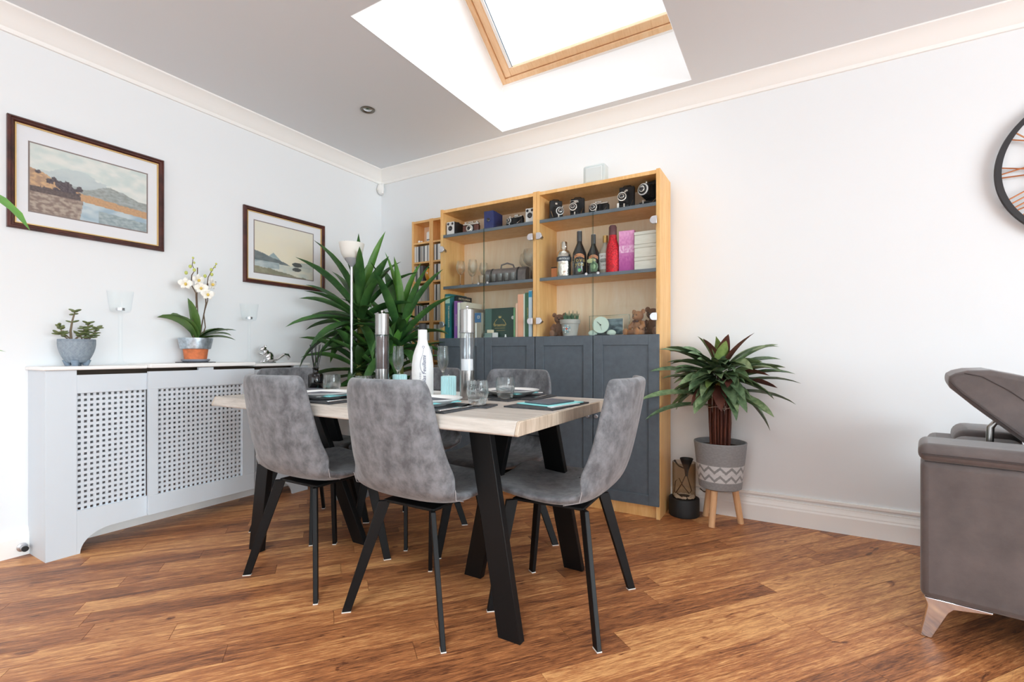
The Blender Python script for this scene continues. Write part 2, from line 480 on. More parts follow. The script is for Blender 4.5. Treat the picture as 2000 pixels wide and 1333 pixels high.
def arc_leaf(base, az, el, length, width, droop=0.6, nseg=7, fold=0.25, shape='sword', twist=0.0, wave=0.0, ymax=None, xmin=None):
    """one leaf blade: curved strip with a folded midrib, drooping along its length"""
    mb = MB(); p = Vector(base); step = length / nseg; e = el
    rows = []
    for i in range(nseg + 1):
        t = i / nseg
        d = Vector((math.cos(az) * math.cos(e), math.sin(az) * math.cos(e), math.sin(e)))
        side = Vector((-math.sin(az), math.cos(az), 0))
        up = side.cross(d) * -1
        if twist: side = (side * math.cos(twist * t) + up * math.sin(twist * t))
        if shape == 'sword': w = width * (0.55 + 0.45 * math.sin(min(1, t * 1.9) * PI / 2)) * (1 - t ** 3.2)
        elif shape == 'oval': w = width * (math.sin(PI * (0.04 + 0.96 * t) ** 0.9) ** 0.7 if t < 1 else 0)
        else: w = width * (math.sin(PI * min(1, 0.03 + 0.97 * t) ** 0.75) ** 0.85 if t < 1 else 0)
        wv = wave * math.sin(t * 28) * (1 - t)
        up2 = d.cross(side).normalized()
        if up2.z < 0: up2 = -up2
        rows.append((p + side * w / 2 + up2 * (fold * w / 2 + wv), p.copy(), p - side * w / 2 + up2 * (fold * w / 2 - wv)))
        p = p + d * step
        e -= droop / nseg * (0.5 + t)
    for a in rows:
        for q in a:

            if xmin is not None and q.x < xmin: q.x = xmin
            mb.v.append(tuple(q))
    for i in range(nseg):
        k = i * 3
        mb.f.append((k, k + 3, k + 4, k + 1)); mb.f.append((k + 1, k + 4, k + 5, k + 2))
    return mb

# ================================================================== the room
XL, YB, ZC = -3.155, 3.08, 2.55          # left wall, back wall, ceiling
XR, YF = 5.5, -2.6
SX0, SX1, SY0, SY1 = -1.80, -0.505, 1.56, 2.93   # roof window opening

# floor: a base slab, single planks where the photograph shows them, the rest joined
fl = struct(MB().box(XL - 0.1, XR + 0.1, YF - 0.1, YB + 0.1, -0.08, -0.006).build('floor', M['floor']))
PA = R(51.5); pd = Vector((math.cos(PA), math.sin(PA), 0)); pn = Vector((-pd.y, pd.x, 0))
PW, PL = 0.1, 0.92
def clip_poly(poly):
    for (ax, lim, sg) in ((0, XL, 1), (0, XR, -1), (1, YF, 1), (1, YB, -1)):
        out = []
        for i in range(len(poly)):
            a, b = poly[i], poly[(i + 1) % len(poly)]
            ia, ib = (a[ax] - lim) * sg >= 0, (b[ax] - lim) * sg >= 0
            if ia: out.append(a)
            if ia != ib:
                t = (lim - a[ax]) / (b[ax] - a[ax]); out.append((a[0] + t * (b[0] - a[0]), a[1] + t * (b[1] - a[1])))
        poly = out
        if not poly: return []
    return poly
cand = []
for j in range(-60, 60):
    off = rnd.random() * PL
    for i in range(-8, 9):
        u0, v0 = i * PL + off, j * PW
        g = 0.0007
        ctr = pd * (u0 + PL / 2) + pn * (v0 + PW / 2)
        poly = [(lambda q: (q.x, q.y))(pd * a + pn * b) for a, b in ((u0 + g, v0 + g), (u0 + PL - g, v0 + g), (u0 + PL - g, v0 + PW - g), (u0 + g, v0 + PW - g))]
        poly = clip_poly(poly)
        if len(poly) < 3: continue
        cx = sum(p[0] for p in poly) / len(poly); cy = sum(p[1] for p in poly) / len(poly)
        dl = [(-0.506 * p[0] + 0.8625 * p[1], 0.8625 * p[0] + 0.506 * p[1]) for p in poly + [(cx, cy)]]
        dep = dl[-1][0]
        vis = any(a > 1.3 and abs(b / a) < 1.09 for a, b in dl)
        cand.append((not vis, dep, poly, (cx, cy)))
cand.sort(key=lambda q: (q[0], q[1]))
restmb = MB()
dz = Vector((0, 0, 1))
for n_, (hid, dep, poly, (cx, cy)) in enumerate(cand):
    if not hid and n_ < 296:
        mb = MB()
        loc = [((Vector((x - cx, y - cy, 0))).dot(pd), (Vector((x - cx, y - cy, 0))).dot(pn)) for x, y in poly]
        mb.extrude(loc, lambda a, b, d: (a, b, d), -0.006, 0.0)
        o = mb.build('plank', M['floor'], fl); o.location = (cx, cy, 0); o.rotation_euler = (0, 0, PA)
    else:
        loc = [(Vector((x, y, 0)).dot(pd), Vector((x, y, 0)).dot(pn)) for x, y in poly]
        restmb.extrude(loc, lambda a, b, d: (a, b, d), -0.006, 0.0)
rp = restmb.build('plank_field', M['floor'], fl); rp['kind'] = 'stuff'; rp.rotation_euler = (0, 0, PA)

# walls
struct(MB().box(XL - 0.15, XL, YF - 0.15, YB + 0.15, -0.08, ZC + 0.1).build('wall_left', M['wall']))
struct(MB().box(XL, XR, YB, YB + 0.15, -0.08, ZC + 0.1).build('wall_back', M['wall']))

# wall behind the camera with two arched garden door openings, and the side wall with a window added to let in fill: both only seen in reflections
def wall_with_hole(name, holes, fn, a0, a1):
    mb = MB(); prev = a0
    for (h0, h1, z0, z1) in holes:
        mb.extrude([(prev, -0.08), (h0, -0.08), (h0, ZC + 0.1), (prev, ZC + 0.1)], fn, 0, 0.1)
        if z0 > 0: mb.extrude([(h0, -0.08), (h1, -0.08), (h1, z0), (h0, z0)], fn, 0, 0.1)
        mb.extrude([(h0, z1), (h1, z1), (h1, ZC + 0.1), (h0, ZC + 0.1)], fn, 0, 0.1)
        prev = h1
    mb.extrude([(prev, -0.08), (a1, -0.08), (a1, ZC + 0.1), (prev, ZC + 0.1)], fn, 0, 0.1)
    return struct(mb.build(name, M['wall']))
wall_with_hole('wall_front', [(-2.8, 0.1, 0, 2.15), (0.55, 3.15, 0, 2.15)], lambda a, b, d: (a, YF - d, b), XL, XR)
wall_with_hole('wall_right', [(-2.4, 1.4, 0.25, 2.25)], lambda a, b, d: (XR + d, a, b), YF, YB)

def arched_door(name, x0, x1, y):
    """pair of arched glazed door leaves with fanlight bars"""
    root = bpy.data.objects.new(name, None); COL.objects.link(root); struct(root); root.location = (x0, y, 0)
    w = (x1 - x0) / 4
    for k in range(4):
        a = k * w
        pts = []
        r = w / 2 - 0.07; cx = a + w / 2; zc = 2.08 - r
        fr = MB()
        fr.box(a, a + 0.07, -0.03, 0.03, 0, 2.15).box(a + w - 0.07, a + w, -0.03, 0.03, 0, 2.15).box(a, a + w, -0.03, 0.03, 0, 0.14)
        n = 14
        for i in range(n):                                # spandrel filling round the arch
            q0, q1 = PI * i / n, PI * (i + 1) / n
            p0 = (cx + r * math.cos(q0), zc + r * math.sin(q0)); p1 = (cx + r * math.cos(q1), zc + r * math.sin(q1))
            fr.extrude([p0, (p0[0], 2.15), (p1[0], 2.15), p1][::-1], lambda a_, b_, d: (a_, d, b_), -0.03, 0.03)
        fr.box(a + 0.06, a + w - 0.06, -0.02, 0.02, zc - 0.03, zc)
        for q in (45, 90, 135):
            c_, s_ = math.cos(R(q)), math.sin(R(q))
            fr.tube([(cx + 0.12 * c_, 0, zc + 0.12 * s_), (cx + r * c_, 0, zc + r * s_)], 0.012, 6)
        fr.tube([(cx + 0.12 * math.cos(PI * i / 10), 0, zc + 0.12 * math.sin(PI * i / 10)) for i in range(11)], 0.012, 6)
        fr.build('door_leaf', M['white'], root)
        MB().box(a + 0.06, a + w - 0.06, -0.004, 0.004, 0.13, 2.12).build('pane', M['pane'], root)
arched_door('door_1', -2.8, 0.1, YF - 0.05)
arched_door('door_2', 0.55, 3.15, YF - 0.05)
w3 = bpy.data.objects.new('added_side_window', None); COL.objects.link(w3); struct(w3); w3.location = (XR + 0.05, -0.5, 0)  # unseen window, added as the source of the side fill
f = MB()
for a in (-1.9, -0.65, 0.6, 1.84): f.box(-0.03, 0.03, a, a + 0.06, 0.25, 2.25)
f.box(-0.03, 0.03, -1.9, 1.9, 0.25, 0.31).box(-0.03, 0.03, -1.9, 1.9, 2.19, 2.25)
f.build('window_frame', M['white'], w3)
MB().box(-0.004, 0.004, -1.86, 1.86, 0.3, 2.2).build('pane', M['pane'], w3)

# ceiling with the roof-window opening and its plastered shaft
ce = MB()
ce.box(XL - 0.1, XR + 0.1, YF - 0.1, -1.35, ZC, ZC + 0.1).box(XL - 0.1, XR + 0.1, -0.15, SY0, ZC, ZC + 0.1).box(XL - 0.1, -1.05, -1.35, -0.15, ZC, ZC + 0.1).box(0.15, XR + 0.1, -1.35, -0.15, ZC, ZC + 0.1).box(XL - 0.1, XR + 0.1, SY1, YB + 0.1, ZC, ZC + 0.1)
ce.box(XL - 0.1, SX0, SY0, SY1, ZC, ZC + 0.1).box(SX1, XR + 0.1, SY0, SY1, ZC, ZC + 0.1)
ce = struct(ce.build('ceiling', M['ceil']))
ZW0, YW0 = 2.87, 2.93                       # lower (eaves) edge of the roof window
PITCH = R(35); WLEN = 1.25
YW1, ZW1 = YW0 - WLEN * math.cos(PITCH), ZW0 + WLEN * math.sin(PITCH)
sh = MB(); e = 0.04; q = 0.0015
sh.hexa([(SX0, SY1 - q, ZC - q), (SX1, SY1 - q, ZC - q), (SX1, SY1 + e, ZC + .1), (SX0, SY1 + e, ZC + .1), (SX0, YW0 - q, ZW0), (SX1, YW0 - q, ZW0), (SX1, YW0 + e, ZW0), (SX0, YW0 + e, ZW0)])
sh.hexa([(SX0, SY0 - e, ZC + .1), (SX1, SY0 - e, ZC + .1), (SX1, SY0 + q, ZC - q), (SX0, SY0 + q, ZC - q), (SX0, YW1 - e, ZW1), (SX1, YW1 - e, ZW1), (SX1, YW1 + q, ZW1), (SX0, YW1 + q, ZW1)])
for s_ in (1, -1):
    xi = SX0 + q if s_ > 0 else SX1 - q
    f_ = lambda a, b, d: (xi if d else xi - s_ * e, a, b if d else max(b, ZC + .09))
    pin = [(SY0, ZC - q), (SY1, ZC - q), (YW0, ZW0 + .02), (YW1, ZW1 + .02)]
    sh.extrude(pin if s_ > 0 else pin, f_, 0, 1)
sh.build('roof_shaft', M['shaft'], ce)

# roof window: local frame, x across, u up the slope, n outwards
wn = bpy.data.objects.new('window_1', None); COL.objects.link(wn); struct(wn)
wn.location = (SX0, YW0, ZW0); wn.rotation_euler = (-PITCH, 0, 0)       # local -y runs up the slope
W = SX1 - SX0
def ring(x0, x1, y0, y1, t, z0, z1):
    return MB().box(x0, x0 + t, y0, y1, z0, z1).box(x1 - t, x1, y0, y1, z0, z1).box(x0 + t, x1 - t, y1 - t, y1, z0, z1).box(x0 + t, x1 - t, y0, y0 + t, z0, z1)
ring(0.0, W, -WLEN, 0, 0.012, -0.004, 0.004).build('frame_lining', M['white'], wn)
ring(0.008, W - 0.008, -WLEN + .008, -0.008, 0.035, 0.0, 0.06).build('window_frame', M['pine'], wn, bevel=0.002)
ring(0.046, W - 0.046, -WLEN + .046, -0.046, 0.05, 0.012, 0.055).build('window_sash', M['pine'], wn, bevel=0.004)
MB().box(0.09, W - 0.09, -WLEN + .09, -0.09, 0.03, 0.036).build('pane', M['pane'], wn)
MB().tube([(0.125, -0.1, 0.018), (0.125, -WLEN + 0.1, 0.018)], 0.003, 6).build('blind_cord', mat('grey_cord', (92, 104, 120), 0.6), wn)
MB().box(0.1, 0.118, -WLEN + .1, -0.1, 0.014, 0.028).build('blind_rail', M['white'], wn)

w4 = bpy.data.objects.new('added_roof_window', None); COL.objects.link(w4); struct(w4); w4.location = (-1.05, -0.15, ZC)       # unseen roof window added behind the camera to brighten the near floor
ring(0, 1.2, -1.2, 0, 0.02, 0.1, 0.4).build('frame_lining', M['white'], w4)
ring(0.02, 1.18, -1.18, -0.02, 0.06, 0.3, 0.38).build('window_frame', M['pine'], w4)
MB().box(0.07, 1.13, -1.13, -0.07, 0.34, 0.346).build('pane', M['pane'], w4)

# coving, skirting and the trunking above it
cov = [(0, 0), (0.092, 0), (0.092, -0.008), (0.082, -0.014), (0.07, -0.022), (0.055, -0.036), (0.04, -0.054), (0.028, -0.072), (0.018, -0.082), (0.016, -0.092), (0.012, -0.1), (0, -0.1)]
struct(MB().extrude(cov[::-1], lambda a, b, d: (XL + a, d, ZC + b), YF, YB).build('trim_1', M['white'], smooth=True, angle=25))
struct(MB().extrude(cov[::-1], lambda a, b, d: (d, YB - a, ZC + b), XL, XR).build('trim_2', M['white'], smooth=True, angle=25))
sk = [(0, 0), (0.018, 0), (0.018, 0.085), (0.014, 0.094), (0.014, 0.1), (0.009, 0.112), (0.006, 0.122), (0.006, 0.128), (0, 0.13)]
struct(MB().extrude(sk, lambda a, b, d: (XL + a, d, b), YF, YB).build('baseboard_left', M['white']))
struct(MB().extrude(sk, lambda a, b, d: (d, YB - a, b), XL, XR).build('baseboard_back', M['white']))
struct(MB().box(-0.6, 3.4, YB - 0.012, YB, 0.146, 0.163).build('trim_3', M['white'], bevel=0.002))

# ------------------------------------------------------------------ small fittings on the shell
dl = thing('recessed_spotlight', 'small round brushed metal spotlight recessed in the grey ceiling', 'spotlight', (-2.394, 2.216, ZC))
MB().lathe([(0.026, -0.001), (0.046, -0.001), (0.046, -0.004), (0.042, -0.008), (0.034, -0.008), (0.03, -0.003), (0.026, 0.0)], 28).build('rim', M['darknickel'], dl, smooth=True)
MB().lathe([(0.0, 0.0), (0.03, -0.001), (0.02, -0.006), (0, -0.009)][::-1], 20).build('bulb', M['mirror'], dl, smooth=True)
ps = thing('motion_sensor', 'white rounded motion sensor high in the room corner under the coving', 'sensor', (XL + 0.035, YB - 0.035, 2.4), R(-45))
MB().box(-0.03, 0.03, 0.0, 0.02, -0.045, 0.045).build('bracket', M['plastic'], ps, bevel=0.005)
MB().sphere((0, -0.005, 0), 0.036, 0.03, 0.05, 16, 10).build('housing', M['plastic'], ps, smooth=True)
MB().sphere((0, -0.022, -0.008), 0.024, 0.018, 0.02, 14, 8).build('lens', M['frost'], ps, smooth=True)
ds = thing('door_stop', 'short steel door stop with dark rubber tip on the white skirting', 'door stop', (XL + 0.018, 0.775, 0.04))
rx = Matrix.Rotation(R(90), 3, 'Y')
MB().lathe([(0, 0), (0.02, 0), (0.02, 0.004), (0.012, 0.008), (0.011, 0.035), (0, 0.035)], 18, rot=rx).build('body', M['silver'], ds, smooth=True)
MB().lathe([(0, 0.035), (0.0125, 0.035), (0.0125, 0.046), (0, 0.047)], 18, rot=rx).build('rubber_tip', M['blackmatt'], ds, smooth=True)

# ------------------------------------------------------------------ pictures on the left wall
def terrain(u, base, amp, seed, s=3.0):
    return base - amp * (0.5 + 0.5 * mnoise.fractal(Vector((u * s + seed, seed, 0.3)), 1.0, 2.0, 5))
def mixc(a, b, t):
    t = max(0, min(1, t)); return tuple(x * (1 - t) + y * t for x, y in zip(a, b))
TREES = [(.06, .40, .03), (.15, .50, .045), (.19, .46, .04), (.23, .53, .06), (.28, .52, .065), (.31, .57, .06), (.27, .61, .07), (.34, .63, .05), (.385, .52, .035), (.37, .55, .03), (.40, .545, .025), (.38, .61, .018), (.2, .63, .05), (.12, .66, .05), (.06, .66, .04)]
def lake_autumn(u, v):
    nz = mnoise.fractal(Vector((u * 7, v * 9, 1.1)), 1.0, 2.0, 5); n2 = mnoise.noise(Vector((u * 60, v * 50, 2))); n3 = mnoise.fractal(Vector((u * 22, v * 26, 4)), 1.0, 2.0, 4)
    c = mixc((204, 216, 212), (226, 228, 222), 0.5 + nz)
    if v > 0.24 + 0.5 * abs(u - 0.36) + 0.05 * nz and u < 0.8: c = mixc(c, (186, 198, 200), .75 + nz * .4)
    if v > 0.50 - 0.12 * math.exp(-((u - .66) / .14) ** 2) + 0.04 * nz: c = mixc((170, 178, 178), (146, 152, 146), 0.5 + n3)
    if u > .34 and v > 0.58 + 0.13 * (u - .34) + .015 * n3: c = mixc((206, 164, 122), (186, 150, 116), 0.5 + n2)
    if u < 0.26 and v > 0.36 + u * 0.55 + 0.04 * nz: c = mixc((208, 172, 132), (166, 138, 116), 0.5 + n3 * 1.4)
    for (a, b, r) in TREES:
        if (u - a) ** 2 * 2.1 + (v - b) ** 2 < r * r * (1 + .8 * n3 + .5 * n2): c = mixc((104, 96, 100), (74, 68, 74), 0.5 + n2 * 1.5)
    if u < .4 and .62 + .04 * n3 < v < .71: c = mixc((112, 100, 98), (84, 74, 74), 0.5 + n2)
    sh = .70 + .12 * max(0, u - .36)
    if v > sh:
        c = mixc((158, 182, 196), (194, 208, 212), 0.5 + nz)
        if u < .42 - .1 * (v - .7): c = mixc((134, 118, 110), (178, 164, 150), 0.5 + n3 * 1.6)
        if u > .55 and v > sh + .08: c = mixc((140, 156, 160), (172, 186, 188), 0.5 + n3)
    return c
def lake_dawn(u, v):
    nz = mnoise.fractal(Vector((u * 6, v * 10, 7.1)), 1.0, 2.0, 5); n2 = mnoise.noise(Vector((u * 60, v * 50, 5)))
    c = mixc((226, 222, 206), (232, 224, 200), v * 1.6 + nz * 0.3)
    if v > 0.56 + 1.1 * abs(u - 0.3) and u < 0.55: c = mixc((142, 162, 166), (176, 188, 186), (v - 0.5) * 3 + nz * 0.4)
    if u > 0.6 and v > 0.75 - 0.32 * (u - 0.6) + 0.03 * nz: c = mixc((182, 192, 186), (200, 204, 194), 0.5 + nz)
    if v > 0.56 + 0.34 * u + 0.02 * nz and u < 0.62: c = mixc((98, 110, 114), (126, 134, 134), 0.5 + nz)
    if v > 0.78: c = mixc((196, 204, 196), (220, 218, 202), 0.5 + nz)
    if v > 0.76 and u < 0.4 and v < 0.88: c = mixc((150, 166, 170), (190, 200, 200), 0.5 + nz)
    if ((u - 0.7) ** 2 / 0.008 + (v - 0.73) ** 2 / 0.0022 + nz * 0.5) < 1 or ((u - 0.71) ** 2 / 0.006 + (v - 0.83) ** 2 / 0.0018 + nz * 0.7) < 1: c = mixc((72, 78, 80), (96, 100, 98), 0.5 + n2)
    if v > 0.86 + 0.16 * u + 0.02 * nz: c = mixc((132, 132, 112), (160, 156, 134), 0.5 + nz + n2 * 0.3)
    return c
def picture(label, y0, y1, z0, z1, p, fn, w=0.028):
    t = thing('framed_picture', label, 'picture', (XL, (y0 + y1) / 2, z0))
    hw, h = (y1 - y0) / 2, z1 - z0
    prof = [(0, 0), (0, 0.016), (0.006, 0.024), (0.010, 0.024), (0.013, 0.018), (0.020, 0.017), (w - 0.004, 0.012), (w, 0.008), (w, 0)]
    fr = MB(); cs = [(-hw, 0, 1, 1), (hw, 0, -1, 1), (hw, h, -1, -1), (-hw, h, 1, -1)]
    for i, (cy, cz, sy, sz) in enumerate(cs):
        for a, b in prof: fr.v.append((b + 0.0005, cy + sy * a, cz + sz * a))
    n = len(prof)
    for i in range(4):
        for k in range(n):
            a, b = i * n + k, i * n + (k + 1) % n; c, d = ((i + 1) % 4) * n + (k + 1) % n, ((i + 1) % 4) * n + k
            fr.f.append((a, d, c, b))
    fr.build('frame', M['mahog'], t, smooth=True, angle=25)
    def rim(y_0, y_1, z_0, z_1, s, x0, x1):
        return MB().box(x0, x1, y_0, y_0 + s, z_0, z_1).box(x0, x1, y_1 - s, y_1, z_0, z_1).box(x0, x1, y_0 + s, y_1 - s, z_0, z_0 + s).box(x0, x1, y_0 + s, y_1 - s, z_1 - s, z_1)
    rim(-hw + w - .001, hw - w + .001, w - .001, h - w + .001, 0.005, 0.002, 0.011).build('gilt_slip', M['gilt'], t)
    py0, py1, pz0, pz1 = p
    cyy = (y0 + y1) / 2; py0 -= cyy; py1 -= cyy; pz0 -= z0; pz1 -= z0
    MB().box(0.001, 0.0032, -hw + w, hw - w, w, h - w).build('mount', M['mount'], t)
    rim(py0 - .006, py1 + .006, pz0 - .006, pz1 + .006, 0.006, 0.0032, 0.0044).build('mount_bevel', M['mountline'], t)
    MB().grid(lambda u, v: (0.0036, py0 + (py1 - py0) * u, pz1 + (pz0 - pz1) * v), 150, 96, fn).build('print', M['print'], t)
    MB().box(0.0066, 0.0078, -hw + w, hw - w, w, h - w).build('glazing', M['picglass'], t)
picture('large mahogany framed watercolour of an autumn lake with dark trees', 0.726, 1.368, 1.545, 2.072, (0.805, 1.285, 1.641, 1.968), lake_autumn)
picture('smaller mahogany framed watercolour of a pale misty lake at dawn, partly behind yucca leaves', 1.835, 2.472, 1.431, 1.946, (1.914, 2.372, 1.510, 1.860), lake_dawn)

# ------------------------------------------------------------------ radiator and its cover
rd = thing('radiator', 'white panel radiator seen through the holes of the grey cover', 'radiator', (XL, 1.32, 0.13))
pl = MB().box(0.045, 0.06, -0.44, 0.42, 0, 0.53)
for k in range(20):
    y = -0.42 + k * 0.043; pl.box(0.06, 0.066, y, y + 0.024, 0.03, 0.5)
pl.build('panel', M['radiator'], rd, bevel=0.003)
for a_ in (-.3, .26): MB().box(0.0, 0.045, a_, a_ + .04, 0.05, 0.45).build('wall_bracket', M['radiator'], rd)

rc = thing('radiator_cover', 'pale grey radiator cover with square-holed grilles and white shelf top', 'radiator cover', (XL, 1.48, 0))
def B(mb, x0, x1, y0, y1, z0, z1): return mb.box(x0, x1, y0 - 1.48, y1 - 1.48, z0, z1)
XF = 0.225; XM = 0.248          # front faces of side sections and the stepped-out middle, from the wall
YA, YS1, YS2, YE = 0.80, 1.195, 1.765, 2.165
B(MB(), 0.001, XF - 0.018, YA, YA + 0.018, 0, 0.875).build('side_panel', M['radpaint'], rc, bevel=0.001)
B(MB(), 0.001, XF - 0.018, YE - 0.018, YE, 0, 0.875).build('side_panel', M['radpaint'], rc, bevel=0.001)
B(MB(), XF - 0.018, XF, YA, 0.911, 0, 0.875).build('stile', M['radpaint'], rc, bevel=0.001)
B(MB(), XF - 0.018, XF, 2.06, YE, 0, 0.875).build('stile', M['radpaint'], rc, bevel=0.001)
def rail(y0, y1, z0, z1, xf): return B(MB(), xf - 0.018, xf, y0, y1, z0, z1).build('top_rail', M['radpaint'], rc, bevel=0.001)
rail(0.911, YS1 + 0.02, 0.765, 0.852, XF); rail(YS1, YS2, 0.768, 0.86, XM); rail(YS2 - 0.02, 2.06, 0.765, 0.852, XF)
B(MB(), XM - 0.018, XM, 1.44, 1.52, 0.86, 0.875).build('top_block', M['radpaint'], rc)
# bottom rails: arched at both ends
def arch_rail(y0, y1, left):
    n = 10; ys = []
    r = 0.10
    foot = 0.012
    pts = [(y0, 0.205)]
    if left:
        pts += [(y0, 0), (y0 + foot, 0)] + [(y0 + foot + r * 1.25 * (1 - math.cos(PI / 2 * i / n)), 0.1 * math.sin(PI / 2 * i / n)) for i in range(1, n + 1)] + [(y1, 0.103), (y1, 0.205)]
    else:
        pts += [(y0, 0.103)] + [(y1 - foot - r * 1.25 * (1 - math.cos(PI / 2 * i / n)), 0.1 * math.sin(PI / 2 * i / n)) for i in range(n, 0, -1)] + [(y1 - foot, 0), (y1, 0), (y1, 0.205)]
    MB().extrude([(a - 1.48, b) for a, b in pts], lambda a, b, d: (d, a, b), XF - 0.018, XF).build('bottom_rail', M['radpaint'], rc)
arch_rail(0.911, YS1 + 0.02, True); arch_rail(YS2 - 0.02, 2.06, False)
B(MB(), XM - 0.018, XM, YS1, YS2, 0.107, 0.207).build('bottom_rail', M['radpaint'], rc, bevel=0.001)
B(MB(), XM - 0.018, XM, YS1, 1.238, 0.207, 0.768).build('stile', M['radpaint'], rc, bevel=0.001)
B(MB(), XM - 0.018, XM, 1.69, YS2, 0.207, 0.768).build('stile', M['radpaint'], rc, bevel=0.001)
def grille(y0, y1, z0, z1, xf):
    g = MB(); px, pz, hw = 0.0243, 0.0262, 0.0120
    ny = round((y1 - y0) / px); nz = round((z1 - z0) / pz); px = (y1 - y0) / ny; pz = (z1 - z0) / nz
    for i in range(ny + 1):
        yc = y0 + i * px; w = (px - hw) / 2
        B(g, xf - 0.016, xf - 0.01, max(y0, yc - w), min(y1, yc + w), z0, z1)
    for j in range(nz + 1):
        zc = z0 + j * pz; w = (pz - hw) / 2
        B(g, xf - 0.0158, xf - 0.0102, y0, y1, max(z0, zc - w), min(z1, zc + w))
    g.build('grille', M['radpaint'], rc)
grille(0.911, YS1, 0.2, 0.77, XF); grille(1.238, 1.69, 0.2, 0.77, XM); grille(YS2, 2.06, 0.2, 0.77, XF)
B(MB(), 0.02, 0.06, YA + .018, YE - .018, 0.8, 0.872).build('back_strip', M['mdf_dark'], rc)
def top(y0, y1, xf, z0, z1, name='shelf_top'): B(MB(), 0.001, xf, y0, y1, z0, z1).build(name, M['radtop'], rc, bevel=0.006, seg=3)
top(YA - 0.012, YS1 + 0.0, XF + 0.014, 0.876, 0.894); top(YS1 + 0.001, YS2, XM + 0.016, 0.878, 0.9); top(YS2 + 0.001, YE + 0.012, XF + 0.014, 0.872, 0.89)
ZT = 0.894

# ================================================================== dining table
dt = thing('dining_table', 'rectangular greyed oak dining table on black angled metal legs', 'table', (-1.527, 1.647, 0))
prof = [(-0.402, 0.752), (-0.408, 0.748), (-0.423, 0.714), (-0.42, 0.708), (0.42, 0.708), (0.423, 0.714), (0.408, 0.748), (0.402, 0.752)]
MB().extrude(prof, lambda a, b, d: (d, a, b), -0.826, 0.815).build('tabletop', M['tabletop'], dt, bevel=0.002)
for sx in (-1, 1):
    MB().extrude([(a * 0.9995, b - 0.0003) for a, b in prof], lambda a, b, d: (d, a, b), 0.8152 if sx > 0 else -0.836, 0.827 if sx > 0 else -0.8262).build('end_board', M['tabletop_end'], dt, bevel=0.002)
for s in (1, -1):
    for (t, b, w, wd) in (((-0.93, 1.37), (-0.81, 1.375), 0.086, (1, 0)), ((-0.955, 1.57), (-1.18, 1.69), 0.085, (1, 0)), ((-0.855, 1.73), (-0.835, 1.97), 0.088, (1, 0))):
        f_ = lambda p, z: ((p[0] + 1.527) * s, p[1] - 1.647, z)
        MB().bar(f_(t, 0.706), f_(b, 0.0), w, 0.03, (wd[0] * s, wd[1])).build('leg', M['black'], dt, bevel=0.002)
    MB().box(*sorted((s * 0.5, s * 0.74)), -0.34, 0.2, 0.699, 0.7075).build('mounting_plate', M['black'], dt)

# ================================================================== chairs
PR = [(-.292, .872), (-.289, .845), (-.280, .79), (-.266, .72), (-.250, .65), (-.234, .585), (-.216, .53), (-.19, .487), (-.15, .457), (-.09, .441), (-.02, .437), (.06, .441), (.13, .449), (.20, .456), (.24, .451), (.258, .434)]
HW = [.165, .188, .198, .206, .214, .224, .233, .239, .239, .236, .231, .225, .217, .205, .19, .165]
def shell(d, u, i):
    """point on the shell: d = -1 outer skin, +1 inner (sitting) skin, u across, i along the profile"""
    y, z = PR[i]; a = PR[max(0, i - 1)]; b = PR[min(len(PR) - 1, i + 1)]
    ty, tz = b[0] - a[0], b[1] - a[1]; L = math.hypot(ty, tz); ny, nz = -tz / L, ty / L
    th = 0.02 * (1 - 0.45 * abs(u) ** 6)
    k = max(0, min(1, (0.60 - z) / 0.14)) if i < 9 else 1
    curl = abs(u) ** 2.6
    fwd = 0.055 * curl * (1 - k) + 0.06 * curl * (1 - abs(k - 0.5) * 2) * 0.6
    up = 0.022 * curl * k
    return (HW[i] * u, y + fwd + ny * d * th, z + up + nz * d * th)
def chair_shell():
    mb = MB(); NU = 12; n = len(PR)
    for d in (1, -1):
        for i in range(n):
            for j in range(NU + 1): mb.v.append(shell(d, j / NU * 2 - 1, i))
    w = NU + 1; off = n * w
    for i in range(n - 1):
        for j in range(NU):
            a = i * w + j
            mb.f.append((a, a + w, a + w + 1, a + 1)); mb.f.append((off + a, off + a + 1, off + a + w + 1, off + a + w))
    for i in range(n - 1):
        a = i * w; mb.f.append((a, off + a, off + a + w, a + w))
        a = i * w + NU; mb.f.append((a, a + w, off + a + w, off + a))
    for j in range(NU):
        mb.f.append((j, j + 1, off + j + 1, off + j)); a = (n - 1) * w + j; mb.f.append((a, off + a, off + a + 1, a + 1))
    return mb
ch = thing('dining_chair', 'x', 'chair', (0, 0, 0))
chair_shell().build('seat_shell', M['chair'], ch, smooth=True, sub=2, angle=180)
MB().tube([(lambda p: (p[0], p[1] + 0.0012, p[2] + 0.0012))(shell(1.0, u / 10 * 0.94, 6)) for u in range(-10, 11)], 0.0022, 6).build('seam', M['darkseam'], ch, smooth=True)
for sx in (-1, 1):
    pts = [shell(-1.02, sx * 0.93, 9), shell(-1.02, sx * 0.985, 8), shell(0, sx * 1.005, 7)]
    MB().tube(pts, 0.0013, 5).build('stitching', M['thread'], ch)
uf = MB().box(-.12, .12, -.13, .15, .402, .413)
uf.build('under_frame', M['black'], ch, bevel=0.003)
for sx in (-1, 1):
    for (tx, ty, bx, by) in ((.115, -.13, .226, -.212), (.125, .15, .18, .208)):
        wd = (sx * (bx - tx), by - ty)
        wd = (sx * 0.72, -0.7) if by < 0 else (sx * 0.6, 0.8)
        lg = MB().bar((sx * tx, ty, .408), (sx * bx, by, 0.003), .044, .017, wd, .032)
        lg.v.extend([]); lo = lg.build('leg', M['black'], ch, bevel=0.002)
        MB().bar((sx * bx, by, 0.003), (sx * bx, by, 0.0), .033, .018, wd).build('foot_pad', M['pad'], lo)
